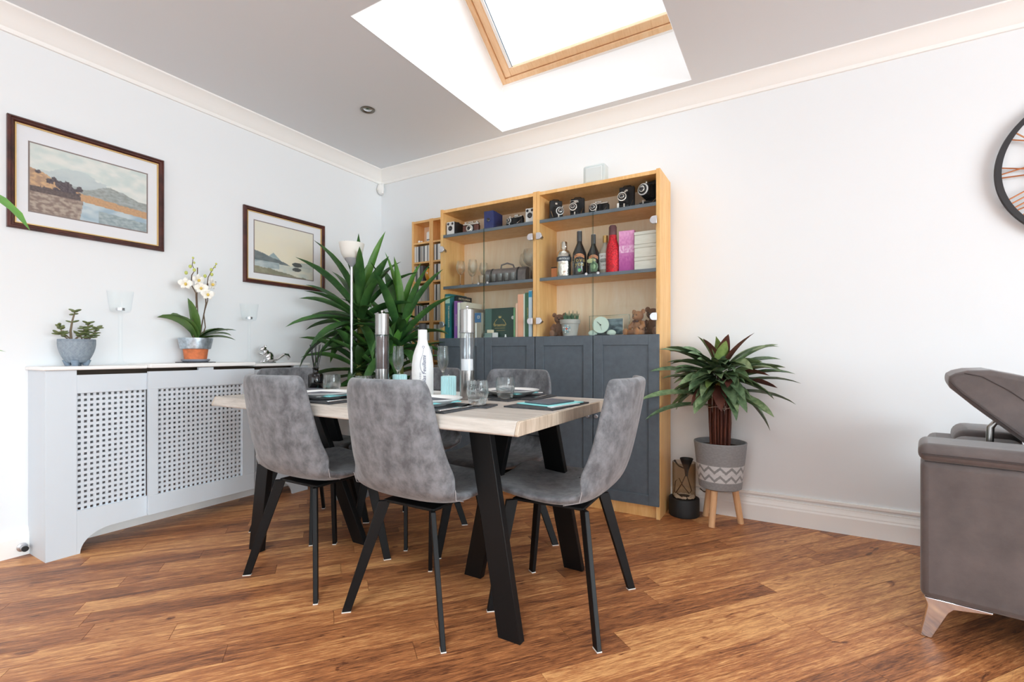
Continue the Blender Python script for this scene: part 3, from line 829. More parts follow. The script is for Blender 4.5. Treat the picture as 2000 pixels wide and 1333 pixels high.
CH = [((-1.80, 1.41), 0, 'grey suede dining chair in front of the radiator cover, its back to the viewer'),
      ((-1.195, 1.425), 0, 'grey suede dining chair with its broad back hiding the middle of the near table edge'),
      ((-.765, 1.68), R(93), 'grey suede dining chair at the table end nearest the sofa, seen in profile'),
      ((-2.28, 1.727), R(-90), 'grey suede dining chair at the table end beside the radiator cover'),
      ((-1.80, 1.95), R(180), 'grey suede dining chair across the table, hidden behind the white wrapped bottle and salt mill'),
      ((-1.245, 1.95), R(180), 'grey suede dining chair across the table against the dark cabinet doors')]
for i, (p, rz, lab) in enumerate(CH):
    if i == 0: ch.location = (p[0], p[1], 0); ch.rotation_euler = (0, 0, rz); ch['label'] = lab; ch['group'] = 'dining chairs round the table'
    else: dup(ch, (p[0], p[1], 0), rz, lab, 'dining chairs round the table')

# ================================================================== table settings
TT = 0.7525
def slate_mat(label, x, y, w, d, rz, name='slate_placemat', cat='placemat', grp='slate placemats', z=TT, h=0.006):
    t = MB(); n = 14; r2 = random.Random(int(x * 977 + y * 131) & 255); pts = []
    for i in range(n):
        pts.append((-w / 2 + w * i / n, -d / 2 + r2.uniform(0, .003)))
    for i in range(n): pts.append((w / 2 - r2.uniform(0, .003), -d / 2 + d * i / n))
    for i in range(n): pts.append((w / 2 - w * i / n, d / 2 - r2.uniform(0, .003)))
    for i in range(n): pts.append((-w / 2 + r2.uniform(0, .003), d / 2 - d * i / n))
    t.extrude(pts, lambda a, b, q: (a, b, q), 0, h)
    o = t.build(name, M['slate'], None); o.location = (x, y, z); o.rotation_euler = (0, 0, rz)
    return tag(o, label, cat, grp)
slate_mat('dark slate placemat under the plate at the hidden near left seat', -1.78, 1.40, .40, .27, 0)
slate_mat('dark slate placemat under the plate nearest the printed tumbler', -1.185, 1.40, .36, .27, 0)
slate_mat('dark slate placemat holding a folded napkin and no plate, at the bare table corner', -.825, 1.685, .31, .21, R(87))
slate_mat('dark slate placemat by the reed diffuser at the far left table end', -2.20, 1.62, .28, .2, R(90))
slate_mat('dark slate placemat behind the white wrapped bottle', -1.80, 1.92, .36, .24, 0)
slate_mat('dark slate placemat under the plate beside the water tumbler, across the table', -1.14, 1.925, .37, .24, 0)

def plate_at(label, x, y, z=TT + 0.006, s=1.0, src=[None]):
    if src[0] is None:
        p = [(0, 0.004), (.07, .004), (.09, .008), (.118, .022), (.128, .027), (.1285, .029), (.126, .0295), (.115, .0255), (.09, .012), (.07, .0075), (0, .0075)]
        o = MB().lathe([(0, 0), (.066, 0), (.07, .004)] + p[2:], 48).build('dinner_plate', M['china'], None, smooth=True, angle=60)
        src[0] = o
    else:
        o = src[0].copy(); COL.objects.link(o)
    o.location = (x, y, z); return tag(o, label, 'plate', 'white dinner plates')
plate_at('white dinner plate with turquoise napkin between the two near chairs', -1.78, 1.40)
plate_at('white dinner plate with grey napkin beside the printed tumbler', -1.195, 1.41)
plate_at('white dinner plate behind the water tumbler, across the table', -1.13, 1.925)
plate_at('white dinner plate mostly hidden behind the white wrapped bottle', -1.80, 1.92)

def napkin(label, x, y, z, rz, s=1.0):
    t = thing('folded_napkin', label, 'napkin', (x, y, z), rz, 'folded two-tone napkins')
    def sheet(poly, z0, h, wav):
        mb = MB(); n = len(poly); mb.extrude(poly, lambda a, b, q: (a * s, b * s, z0 + q + wav * math.sin(a * 40) * math.cos(b * 31)), 0, h); return mb
    sheet([(-.1, -.075), (.1, -.085), (.11, .07), (-.09, .085)], 0.0012, .004, .0006).build('turquoise_fold', M['turqcloth'], t, bevel=.001)
    sheet([(-.085, -.055), (.075, -.06), (.085, .05), (-.075, .06)], 0.0064, .005, .0006).build('grey_fold', M['greycloth'], t, bevel=.001)
    sheet([(-.115, -.088), (.06, -.094), (.05, -.07), (-.105, -.066)], 0.0006, .003, .0003).build('white_edge', M['china'], t)
napkin('turquoise and grey napkin folded on the near left plate', -1.78, 1.40, TT + .018, R(10), 1.0)
napkin('turquoise and grey napkin folded on the plate beside the printed tumbler', -1.2, 1.41, TT + .018, R(-8), 1.0)
napkin('turquoise and grey napkin folded on the plate across the table, behind the water tumbler', -1.13, 1.925, TT + .018, R(172), 1.0)
napkin('turquoise and grey napkin laid on the bare slate placemat near the table corner', -.82, 1.69, TT + .006, R(80), 1.05)
napkin('turquoise and grey napkin at the far left end by the reed diffuser', -2.19, 1.6, TT + .006, R(-80), 0.95)
napkin('turquoise and grey napkin behind the white wrapped bottle', -1.80, 1.92, TT + .018, R(180), 0.9)

def knife(label, x, y, rz, z=TT + .0065):
    t = thing('table_knife', label, 'knife', (x, y, z), rz, 'steel table knives')
    MB().extrude([(-.005, -.11), (.006, -.11), (.007, 0), (-.0065, 0)], lambda a, b, q: (a, b, q), 0, .006).build('handle', M['mirror'], t, bevel=.002)
    MB().extrude([(-.006, 0), (.007, 0), (.009, .07), (.006, .105), (-.002, .118), (-.0065, .1)], lambda a, b, q: (a, b, q), .0015, .0035).build('blade', M['mirror'], t)
def fork(label, x, y, rz, z=TT + .0065):
    t = thing('table_fork', label, 'fork', (x, y, z), rz, 'steel table forks')
    MB().extrude([(-.006, -.11), (.006, -.11), (.003, .02), (-.003, .02)], lambda a, b, q: (a, b, q), 0, .004).build('handle', M['mirror'], t, bevel=.0015)
    h = MB().extrude([(-.003, .02), (.003, .02), (.011, .045), (.011, .058), (-.011, .058), (-.011, .045)], lambda a, b, q: (a, b, q), .001, .004)
    for k in range(4): h.extrude([(-.011 + k * .0063, .058), (-.0079 + k * .0063, .058), (-.0085 + k * .0063, .1), (-.0105 + k * .0063, .1)], lambda a, b, q: (a, b, q), .001, .0035)
    h.build('tines', M['mirror'], t)
knife('steel knife right of the plate beside the printed tumbler', -1.025, 1.375, R(-2)); fork('steel fork hidden by the near chair, left of its plate', -1.348, 1.39, 0)
knife('steel knife right of the near left plate', -1.615, 1.385, R(4)); fork('steel fork left of the near left plate', -1.955, 1.39, R(-3))
fork('steel fork beyond the water tumbler across the table', -.985, 1.95, R(184)); knife('steel knife across the table, behind the water tumbler', -1.3, 1.94, R(180))

# slate coasters, tumblers
def coaster(label, x, y, rz): return slate_mat(label, x, y, .11, .11, rz, 'slate_coaster', 'coaster', 'slate coasters', TT, .006)
coaster('square slate coaster under the printed tumbler', -1.03, 1.51, R(12)); coaster('square slate coaster under the water tumbler', -1.075, 1.775, R(-5))
coaster('square slate coaster under the tumbler by the reed diffuser', -1.93, 1.56, 0)
def tumbler(label, x, y, z, grp=None):
    t = thing('glass_tumbler', label, 'tumbler', (x, y, z), 0, grp)
    MB().lathe([(0, .002), (.025, .0), (.031, .004), (.036, .02), (.0415, .045), (.0415, .065), (.037, .094), (.0355, .094), (.039, .064), (.0385, .046), (.033, .028), (0, .026)], 36).build('bowl', M['clear'], t, smooth=True, angle=60)
    MB().lathe([(0, .0035), (.024, .0035), (.030, .008), (.032, .02), (.03, .024), (0, .022)], 14).build('thick_base', M['water'], t)
    return t
tb = tumbler('glass tumbler printed with dark words, nearest the table corner', -1.035, 1.505, TT + .006)
for k, (s_, z_, x_, h_) in enumerate((('CAVE', .076, -.012, .013), ('ETC', .062, -.01, .014), ('DE VIN', .048, .004, .013), ('P', .064, .016, .022))):
    ring_words('lettering', s_, h_, 'blackink', tb, 33, .0422, z_ - .003, x_, .72)
tumbler('plain glass tumbler with a thick water-clear base, across from the printed one', -1.075, 1.825 - .05, TT + .006)
tumbler('plain glass tumbler between the reed diffuser and the near right chair', -1.93, 1.56, TT + .006)
tumbler('plain glass tumbler just left of the pepper mill foot', -1.79, 1.63, TT)

# mills
def mill(label, x, y, fill, fh):
    t = thing('spice_mill', label, 'mill', (x, y, TT))
    MB().lathe([(0, 0), (.031, 0), (.032, .003), (.032, .128), (0, .128)], 32).build('base', M['chrome'], t, smooth=True)
    MB().lathe([(.032, .128), (.0335, .13), (.0335, .292), (.032, .294), (.030, .292), (.030, .13)], 32).build('glass_tube', M['acrylic'], t, smooth=True)
    MB().lathe([(0, .1285), (.0262, .1285), (.0262, fh), (0, fh)], 28).build('filling', M[fill], t, smooth=True)
    MB().tube([(0, 0, fh - .01), (0, 0, .294)], .0055, 14).build('drive_rod', M['rod'], t, smooth=True)
    MB().lathe([(0, .294), (.0345, .294), (.0345, .299), (.033, .3), (.033, .394), (.031, .396), (0, .396)], 36).build('cap', M['chrome'], t, smooth=True)
    MB().lathe([(0, .396), (.004, .396), (.0035, .401), (.0065, .406), (.0065, .41), (.004, .413), (0, .4135)], 16).build('knob', M['mirror'], t, smooth=True)
mill('tall steel and glass mill filled with dark peppercorns', -1.726, 1.69, 'pepper', .285)
mill('tall steel and glass mill partly filled with white salt', -1.235, 1.715, 'salt', .178)

# champagne flutes
def flute(label, x, y):
    t = thing('champagne_flute', label, 'flute', (x, y, TT), 0, 'champagne flutes on the table')
    MB().lathe([(0, .108), (.008, .112), (.018, .127), (.026, .15), (.0285, .18), (.027, .21), (.0245, .24), (.0238, .24), (.0262, .21), (.0276, .18), (.025, .152), (.016, .13), (0, .118)], 28).build('bowl', M['clear'], t, smooth=True, angle=70)
    MB().lathe([(.0, .002), (.033, .001), (.033, .003), (.012, .006), (.0045, .012), (.0035, .06), (.005, .1), (.008, .112)], 24).build('stem', M['clear'], t, smooth=True, angle=70)
    return t
flute('champagne flute between the pepper mill and the white wrapped bottle', -1.735, 1.81)
flute('champagne flute half hidden behind the white wrapped bottle', -1.62, 1.90)
flute('champagne flute between the white wrapped bottle and the salt mill', -1.51, 1.89)

# tray, candles, bottle
tr = MB().lathe([(0, 0), (.23, 0), (.26, .004), (.275, .012), (.277, .014), (.273, .015), (.25, .007), (0, .006)], 48, sy=.5).build('serving_tray', M['china'], None, smooth=True, angle=50)
tr.location = (-1.50, 1.745, TT); tr.rotation_euler = (0, 0, R(2)); tag(tr, 'long white oval china tray under the candles and bottle', 'tray')
def candle(label, x, y):
    t = thing('pillar_candle', label, 'candle', (x, y, TT + .0065))
    n = 20; mb = MB(); k = 4 * n
    pts = [((.036 - (.0042 if i % 4 in (2, 3) else 0)) * math.cos(2 * PI * i / k), (.036 - (.0042 if i % 4 in (2, 3) else 0)) * math.sin(2 * PI * i / k)) for i in range(k)]
    mb.extrude(pts, lambda a, b, q: (a, b, q), 0, .088)
    mb.lathe([(.034, .088), (.03, .0905), (0, .088)], 40)
    mb.build('wax', M['turq'], t)
    MB().tube([(0, 0, .086), (.001, 0, .097)], .0012, 6).build('wick', M['pad'], t)
candle('ribbed turquoise pillar candle beside the salt mill', -1.397, 1.79)
candle('ribbed turquoise pillar candle beneath the left champagne flute', -1.715, 1.80)
bo = thing('wrapped_bottle', 'bottle wrapped in crinkled white printed paper with a black neck top', 'bottle', (-1.4385, 1.655, TT + .0065))
MB().lathe([(0, 0), (.046, 0), (.048, .004), (.0485, .12), (.0475, .15), (.043, .185), (.034, .215), (.024, .24), (.0205, .26), (.0205, .3), (.0195, .303), (0, .303)], 40).build('paper_wrap', M['paper'], bo, smooth=True)
MB().lathe([(0, .302), (.0165, .302), (.0165, .328), (.0155, .33), (0, .33)], 24).build('neck_top', M['blackmatt'], bo, smooth=True)
round_words('lettering', 'Nicolas Feuillatte', .023, 'ink', bo, 41, .0492, .028, .014, True, align='LEFT', shear=.25)
round_words('lettering', 'C H A M P A G N E', .008, 'ink', bo, 41, .0494, .045, -.008, True, align='LEFT')
def front(dx, z, r): a_ = R(41); return (math.sin(a_) * r + math.cos(a_) * dx, -math.cos(a_) * r + math.sin(a_) * dx, z)
MB().tube([front(.003 + .005 * math.cos(q * PI / 5), .225 + .005 * math.sin(q * PI / 5), .0315) for q in range(11)], .0008, 5).build('printed_ring', M['ink'], bo)
MB().tube([front(.004 - .026 * math.sin(q / 10 * PI) * (q / 10), .22 - .115 * q / 10, .0335 + .016 * min(1, q / 5)) for q in range(11)], .0007, 5).build('printed_line', M['ink'], bo)

# reed diffuser
rf = thing('reed_diffuser', 'smoky glass reed diffuser bottle with black reeds', 'diffuser', (-2.235, 1.70, TT + .007))
MB().lathe([(0, .001), (.036, .001), (.038, .004), (.038, .078), (.034, .085), (.017, .089), (.0145, .094), (.0145, .112), (.018, .116), (.018, .118), (.013, .118), (.012, .095), (.016, .086), (.034, .078), (.0345, .006), (0, .005)], 32).build('bottle', M['smoke'], rf, smooth=True, angle=50)
MB().lathe([(0, .006), (.033, .006), (.033, .045), (0, .045)], 24).build('scent_oil', M['smoke'], rf, smooth=True)
for k, (a, b) in enumerate(((-.045, .01), (-.03, -.012), (-.012, .012), (.008, -.01), (.022, .012), (.034, -.004), (.04, .015))):
    MB().tube([(a * -.3, b * -.3, .012), (a * .3, b * .3, .115), (a, b, .25 - abs(a) * .25)], .0017 if k != 1 else .003, 6).build('reed', M['reed'], rf)
tr2 = MB().lathe([(0, 0), (.055, 0), (.06, .003), (.061, .006), (.058, .007), (0, .0062)], 30).build('dark_dish', M['slate'], None, smooth=True); tr2.location = (-2.235, 1.70, TT)
tag(tr2, 'small dark round dish under the reed diffuser', 'dish')

# ================================================================== bookcases with glass and panel doors
YC, ZA, ZB, ZC2 = 2.784, 1.827, 1.447, 1.058       # cabinet front, shelf tops
def bookcase(label, x0, w):
    t = thing('bookcase', label, 'bookcase', (x0 + w / 2, YC, 0)); hw = w / 2; D = YB - YC - 0.022
    g = .0225
    for s in (-1, 1):
        MB().box(*sorted((s * hw, s * (hw - g))), 0, D, 0, 2.017).build('side_panel', M['birch'], t, bevel=.001)
    MB().box(-hw + g, hw - g, 0.003, D, 1.99, 2.012).build('top_panel', M['birch'], t, bevel=.001)
    MB().box(-hw + g, hw - g, 0.02, 0.04, 0, .07).build('plinth', M['birch'], t, bevel=.001)
    MB().box(-hw + g, hw - g, D - .006, D, .07, 1.99).build('back_panel', M['birch_back'], t)
    MB().box(-hw + g, hw - g, 0.004, D - .006, .07, .09).build('shelf', M['birch'], t)
    for z in (ZA, ZB, ZC2):
        sh_ = MB().box(-hw + g, hw - g, 0.010, D - .007, z - .019, z).build('shelf', M['birch'], t)
        MB().box(-hw + g, hw - g, 0.004, 0.010, z - .0195, z + .0005).build('shelf_edge', M['slate_edge'], sh_)
        MB().box(-hw + g, hw - g, 0.010, D - .007, z + .0001, z + .0006).build('shelf_face', M['slate_edge'], sh_)
    for s in (-1, 1):
        a, b = sorted((s * .0025, s * (hw - .012)))
        gd = MB().box(a, b, -.020, -.0155, 1.07, 1.826).build('glass_door', M['doorglass'], t)
        MB().box(*sorted((s * .0022, s * .0034)), -.0202, -.0153, 1.07, 1.826).build('polished_edge', M['glassedge'], gd)
        for z in (1.166, 1.718):
            h = MB(); xo = s * (hw - .032)
            n = 12; pts = [(s * (hw - .012), -.022), (s * (hw - .012), .022)] + [(xo - s * .02 * math.cos(PI * i / n - PI / 2) * 1.0, .022 * math.sin(PI / 2 - PI * i / n)) for i in range(n + 1)]
            if s < 0: pts = pts[::-1]
            h.extrude(pts, lambda p, q, d: (p, d, z + q), -.029, -.0155)
            h.build('hinge_cup', M['silver'], gd, bevel=.002)
            MB().tube([(s * (hw - .04), -.015, z), (s * (hw - .04), .012, z - .004), (s * (hw - g - .004), .03, z - .006)], [.008, .006, .008], 8).build('hinge_arm', M['chrome'], gd)
        kp = MB(); kp.disc_y((s * .038, -.020, ZB - .005), .008, .014, 14, [(0, 0), (.004, 0), (.004, .006), (.008, .009), (.008, .013), (0, .015)])
        kp.build('door_pull', M['silver'], gd, smooth=True)
        a, b = sorted((s * .0025, s * (hw - .002)))
        fw = .06
        dr = MB().box(a, a + fw, -.0185, -.001, .078, 1.064).box(b - fw, b, -.0185, -.001, .078, 1.064).box(a + fw, b - fw, -.0185, -.001, .078, .078 + fw).box(a + fw, b - fw, -.0185, -.001, 1.064 - fw, 1.064).build('door', M['slate_paint'], t, bevel=.0015)
        MB().box(a + fw - .001, b - fw + .001, -.010, -.003, .078 + fw - .001, 1.064 - fw + .001).build('door_panel', M['slate_paint'], dr)
        kx = s * .028
        MB().disc_y((kx, -.0185, .573), .01, .02, 16, [(0, 0), (.006, 0), (.005, .01), (.011, .015), (.0125, .02), (.009, .025), (0, .026)]).build('knob', M['silver'], dr, smooth=True)
        MB().box(*sorted((s * .0025, s * (hw - .002))), -.0185, -.001, 1.0642, 1.0652).build('door_top_edge', M['slate_edge'], dr)
    return t
bookcase('tall birch bookcase with glass doors, holding bottles and bears, beside the zigzag pot', -1.449, .797)
bookcase('tall birch bookcase with glass doors, holding books and wine glasses, beside the disc towers', -2.248, .797)

gb = thing('glass_block', 'translucent white square glass block on top of the bookcase', 'glass block', (-1.075, 2.885, 2.0175))
MB().box(-.072, .072, -.04, .04, 0, .125).build('block', mat('milky_glass', (196, 204, 203), .25, sub=.2), gb, bevel=.014, seg=4)
MB().box(-.058, .058, -.0425, .0425, .014, .111).build('raised_face', mat('milky_glass_face', (208, 214, 213), .2), gb, bevel=.008, seg=3)

# ------------------------------------------------------------------ vintage cameras on the top shelf
M['leatherette'] = mat('black_leatherette', (24, 23, 24), .55, bump=.5, bscale=500)
M['brownleather'] = mat('brown_leather', (92, 52, 42), .5, vary=.15, vscale=60)
M['bluebox'] = mat('navy_leatherette', (38, 48, 98), .55, vary=.1, vscale=50, bump=.3, bscale=500)
M['camface'] = mat('silver_grey_face', (206, 207, 204), .45)
M['nickel'] = mat('nickel', (206, 202, 192), .25, .9)
M['lens'] = mat('dark_lens', (14, 16, 22), .08, coat=1)
YS = 2.80
def lens_stack(p, c, rs, name='lens'):
    """stepped lens barrel facing -y : list of (r, depth, material)"""
    y = c[1]; first = None
    for r, d, m in rs:
        o = MB().disc_y((c[0], y, c[2]), r, d, 22, [(0, 0), (r, 0), (r, d * .8), (r * .92, d), (0, d)]).build(name, M[m], p, smooth=True)
        y -= d
def box_camera(label, x, y, face, body, w=.07, h=.098, d=.12, rz=0, holes=True):
    t = thing('box_camera', label, 'camera', (x, y, ZA + .001), rz)
    MB().box(-w / 2, w / 2, .004, d, 0, h).build('body', M[body], t, bevel=.003)
    MB().box(-w / 2 + .001, w / 2 - .001, 0, .004, .001, h - .001).build('front_plate', M[face], t, bevel=.001)
    lens_stack(t, (0, 0, h * .5), [(.018, .003, 'leatherette' if holes else body), (.013, .003, 'lens')])
    for s in (-1, 1):
        if holes: lens_stack(t, (s * w * .27, 0, h * .84), [(.009, .002, 'leatherette'), (.006, .002, 'lens')], 'viewfinder')
    if holes: MB().box(-w * .36, w * .36, -.001, 0, h * .1, h * .2).build('name_plate', M['camface'], t)
    MB().tube([(-w * .3, .03, h), (-w * .25, .04, h + .01), (w * .25, .08, h + .01), (w * .3, .09, h)], .003, 6).build('strap', M['leatherette'], t)
    return t
box_camera('grey-faced black box camera at the left end of the top shelf', -2.176, YS + .01, 'camface', 'leatherette')
box_camera('grey-faced black box camera next to the silver folding camera', -1.512, YS + .012, 'camface', 'leatherette', .066)
box_camera('navy blue box camera with one round hole in its front', -1.838, YS + .008, 'bluebox', 'bluebox', .076, .128, .14, R(4), False)
t = thing('rangefinder_camera', 'brown and silver camera with round silver lens, left of the navy box camera', 'camera', (-2.01, YS + .03, ZA + .001), R(4))
MB().box(-.068, .068, 0, .03, 0, .058).build('body', M['brownleather'], t, bevel=.008, seg=3)
MB().box(-.03, .03, -.004, 0, .004, .054).build('lens_board', M['leatherette'], t, bevel=.001)
MB().box(-.066, .066, .002, .028, .058, .072).build('top_plate', M['nickel'], t, bevel=.004)
MB().box(-.02, .02, .002, .028, .072, .084).build('viewfinder', M['nickel'], t, bevel=.004)
for s in (-1, 1): MB().lathe([(0, .072), (.01, .072), (.01, .08), (0, .08)], 16, (s * .048, .015, 0)).build('dial', M['nickel'], t, smooth=True)
lens_stack(t, (-.004, -.004, .03), [(.027, .006, 'camface'), (.022, .006, 'nickel'), (.012, .004, 'leatherette'), (.008, .002, 'lens')])
def folding_camera(label, x, y, w, h, lr, lx, lz, ext, ring, rz=0, bed=True, d=.03, frame=False, horiz=False, wing=False):
    t = thing('folding_camera', label, 'camera', (x, y, ZA + .001), rz)
    MB().box(-w / 2, w / 2, 0, d, 0, h).build('body', M['leatherette'], t, bevel=.006 if not horiz else .009, seg=3)
    bl = MB(); n = 6
    for k in range(n):
        s0 = 1 - .35 * k / n; y0 = -ext * k / n
        bw, bh = w * .34 * s0, min(h * .36, .042) * s0
        bl.box(lx - bw, lx + bw, y0 - ext / n * .8, y0, lz - bh, lz + bh)
    bl.build('bellows', M['leatherette'], t, bevel=.0015)
    if bed:
        MB().extrude([(-w * .42, 0), (w * .42, 0), (w * .3, -ext - .02), (-w * .3, -ext - .02)][::-1], lambda a, b, q: (a, b, q), .006, .010).build('drop_bed', M['leatherette'], t, bevel=.001)
        MB().box(-.004, .004, -ext - .02, -ext - .016, 0, .02).build('bed_foot', M['nickel'], t)
        for s in (-1, 1): MB().tube([(s * w * .4, 0, min(h * .6, .06)), (s * w * .34, -ext * .7, .011)], .0018, 6).build('strut', M['nickel'], t)
    lens_stack(t, (lx, -ext, lz), [(lr, .006, ring), (lr * .8, .005, 'leatherette'), (lr * .55, .006, 'nickel'), (lr * .4, .002, 'lens')])
    MB().lathe([(0, 0), (.006, 0), (.006, .01), (0, .01)], 12, (lx + lr * .7, -ext - .003, lz + lr * .8)).build('shutter_lever', M['nickel'], t)
    if frame:
        f = MB(); f.box(-.044, -.042, -.012, -.010, .03, .112).box(.0, .002, -.012, -.010, .03, .112).box(-.042, .0, -.012, -.010, .110, .112).box(-.02, 0, -.013, -.009, .094, .112)
        f.build('wire_finder', M['nickel'], t)
    if horiz:
        MB().box(-w / 2 + .006, w / 2 - .006, .003, d - .003, h, h + .01).build('top_plate', M['nickel'], t, bevel=.003)
        MB().box(-.016, .016, .004, d - .004, h + .01, h + .022).build('viewfinder', M['nickel'], t, bevel=.002)
        MB().extrude([(0, 0), (.05, 0), (.045, .05), (0, .055)], lambda a, b, q: (q, -b, .004 + a), w * .18, w * .18 + .004).build('side_door', M['leatherette'], t)
    else:
        MB().box(-.008, .008, -.006, 0, h * .78, h * .78 + .014).build('brilliant_finder', M['nickel'], t, bevel=.002)
        MB().tube([(-w * .3, d * .5, h), (-w * .2, d * .5, h + .008), (w * .2, d * .5, h + .008), (w * .3, d * .5, h)], .003, 6).build('strap', M['leatherette'], t)
    if wing: MB().lathe([(0, 0), (.05, 0), (.05, .008), (0, .008)], 24, (.0, .02, h - .01), rot=Matrix.Rotation(R(90), 3, 'Y')).build('round_hood', M['leatherette'], t)
    return t
folding_camera('silver-topped folding camera with extended lens, right of the navy box camera', -1.643, YS + .05, .115, .062, .02, -.02, .034, .045, 'camface', R(-12), True, .03, False, True)
folding_camera('upright black folding camera with big pale lens ring, at the left of the right shelf', -1.338, YS + .055, .084, .132, .026, .012, .048, .05, 'camface', R(38))
folding_camera('upright black folding camera with a wire frame finder', -1.196, YS + .07, .088, .128, .025, -.014, .058, .055, 'nickel', R(10), True, .03, True)
folding_camera('low black and silver folding camera with its side door open', -1.045, YS + .055, .125, .062, .024, -.022, .036, .035, 'nickel', R(0), True, .028, False, True)
folding_camera('tall black folding camera with a paper tag in front', -.872, YS + .07, .092, .146, .027, -.016, .068, .06, 'nickel', R(6))
folding_camera('large folding camera with long ribbed bellows at the right end of the top shelf', -.717, YS + .085, .095, .16, .034, -.012, .09, .085, 'camface', R(-18), True, .03)
tgt = MB().box(-.006, .006, -.0008, .0008, 0, .032).build('paper_tag', M['pad'], None); tgt.location = (-.905, YS + .004, ZA + .001); tag(tgt, 'small white paper tag standing on the top shelf edge', 'tag')

# ------------------------------------------------------------------ glasses and barrel case, left bookcase middle shelf
def wine_glass(name, label, x, y, r, h, cat='wine glass', grp=None, kind='wine'):
    t = thing(name, label, cat, (x, y, ZB + .001), 0, grp)
    zb = h * (.45 if kind == 'wine' else .42)
    MB().lathe([(0, zb), (r * .5, zb + r * .25), (r * .92, zb + (h - zb) * .36), (r, zb + (h - zb) * .52), (r * .93, zb + (h - zb) * .78), (r * .78, h), (r * .75, h), (r * .9, zb + (h - zb) * .77), (r * .97, zb + (h - zb) * .52), (r * .88, zb + (h - zb) * .37), (r * .45, zb + r * .3), (0, zb + .004)], 28).build('bowl', M['clear'], t, smooth=True, angle=70)
    MB().lathe([(0, .001), (r * .85, .001), (r * .85, .003), (r * .25, .006), (.004, .014), (.0035, zb - .02), (.006, zb)], 22).build('stem', M['clear'], t, smooth=True, angle=70)
for k, (x, y, h) in enumerate(((-2.105, 2.84, .185), (-2.05, 2.91, .165), (-1.995, 2.84, .185), (-1.94, 2.90, .165))):
    wine_glass('wine_glass', ['small rounded wine glass nearest the left side panel', 'small rounded wine glass set back behind the first two', 'small rounded wine glass with a bright highlight, third along', 'small rounded wine glass closest to the leather barrel'][k], x, y, .034, h, 'wine glass', 'small wine glasses')
wine_glass('balloon_glass', 'large balloon gin glass set back behind the leather barrel', -1.60, 2.93, .052, .2, 'gin glass', 'large balloon glasses')
wine_glass('balloon_glass', 'large balloon gin glass at the shelf front by the upright', -1.53, 2.85, .052, .21, 'gin glass', 'large balloon glasses')
bc = thing('barrel_case', 'grey leather barrel shaped case with a strap handle behind the shot glasses', 'case', (-1.74, 2.9, ZB + .001), R(6))
M['greyleather'] = mat('grey_brown_leather', (112, 102, 100), .55, vary=.1, vscale=40)
pr = [(-.058, 0), (.058, 0), (.062, .05), (.052, .085), (.028, .106), (-.028, .106), (-.052, .085), (-.062, .05)]
MB().extrude(pr, lambda a, b, q: (q, a, b), -.15, .165).build('body', M['greyleather'], bc, bevel=.004)
MB().tube([(-.05, 0, .105), (-.045, 0, .135), (0, 0, .145), (.045, 0, .13), (.055, 0, .105)], .006, 8).build('handle', M['greyleather'], bc, smooth=True)
for s in (-1, 1): MB().extrude([(a * 1.02, b * 1.015) for a, b in pr], lambda a, b, q: (q, a, b), s * .1 - .006, s * .1 + .006).build('band', M['leatherette'], bc)
for k in range(6):
    o = MB().lathe([(0, .001), (.016, .001), (.018, .004), (.0225, .06), (.0215, .06), (.0165, .009), (0, .008)], 20).build('shot_glass', M['clear'], None, smooth=True, angle=60)
    o.location = (-1.905 + k * .052, 2.818, ZB + .001)
    tag(o, 'clear shot glass in the row of six before the leather barrel', 'shot glass', 'row of six shot glasses')

# ------------------------------------------------------------------ books, left bookcase lower shelf
def book(label, x, y, w, h, d, cover, rz=0, title=None, tcol='creamprint', tsize=.014, name='book', pages=True, tilt=0, band=None):
    t = thing(name, label, 'book', (x, y, ZC2 + .001), rz)
    if tilt: t.rotation_euler = (0, tilt, rz)
    c_ = .0025
    m = mat('cover_' + name, cover, .5) if not isinstance(cover, str) else M[cover]
    MB().box(-w / 2, -w / 2 + c_, 0, d, 0, h).box(w / 2 - c_, w / 2, 0, d, 0, h).box(-w / 2 + c_, w / 2 - c_, 0, c_, 0, h).build('cover', m, t, bevel=.0008)
    MB().box(-w / 2 + c_, w / 2 - c_, c_, d - .004, .003, h - .003).build('pages', M['creamprint'], t)
    if band: MB().box(-w / 2 + .001, w / 2 - .001, -.0004, 0, band[0], band[1]).build('spine_label', mat('spine_label', band[2], .6), t)
    if title: text('lettering', title, tsize, tcol, t, (tsize * .35, -.0006, h * .5), (R(90), R(90), 0))
    return t
YBK = 2.802
book('thick teal book with pale lettering at the left end of the lower shelf', -2.196, YBK, .045, .335, .21, (44, 116, 122), 0, 'THE GARDEN PLANTS', 'creamprint', .016, band=(.265, .315, (170, 204, 190)))
en = book('black encyclopedia lying open-side out behind the purple book', -2.158, 2.85, .024, .325, .19, (38, 42, 48), R(0))
for k, (s_, z_) in enumerate((('ENCYCLOPEDIA', .302), ('OF', .28), ('MYTHOLOGY', .258))): text('lettering', s_, .02, 'creamprint', en, (.0123, .095, z_ - .004), (R(90), 0, R(90)))
book('slim purple book beside the teal one', -2.124, YBK, .024, .278, .2, (140, 92, 168), 0, 'ART OF COLOUR', 'creamprint', .011)
book('white book with a small emblem on its spine, right of the purple one', -2.094, YBK, .022, .266, .2, (236, 236, 232), 0)
book('cream boxed book behind the salt mill', -2.05, YBK, .05, .266, .2, (226, 220, 204), 0)
book('slim grey-brown book part hidden by the salt mill cap', -1.99, YBK, .03, .22, .18, (150, 140, 126), 0)
bb = book('small stone coloured book with a blue cover panel, left of the dark green box', -1.925, YBK, .058, .185, .16, (168, 160, 146), 0, band=(.115, .183, (66, 112, 158)))
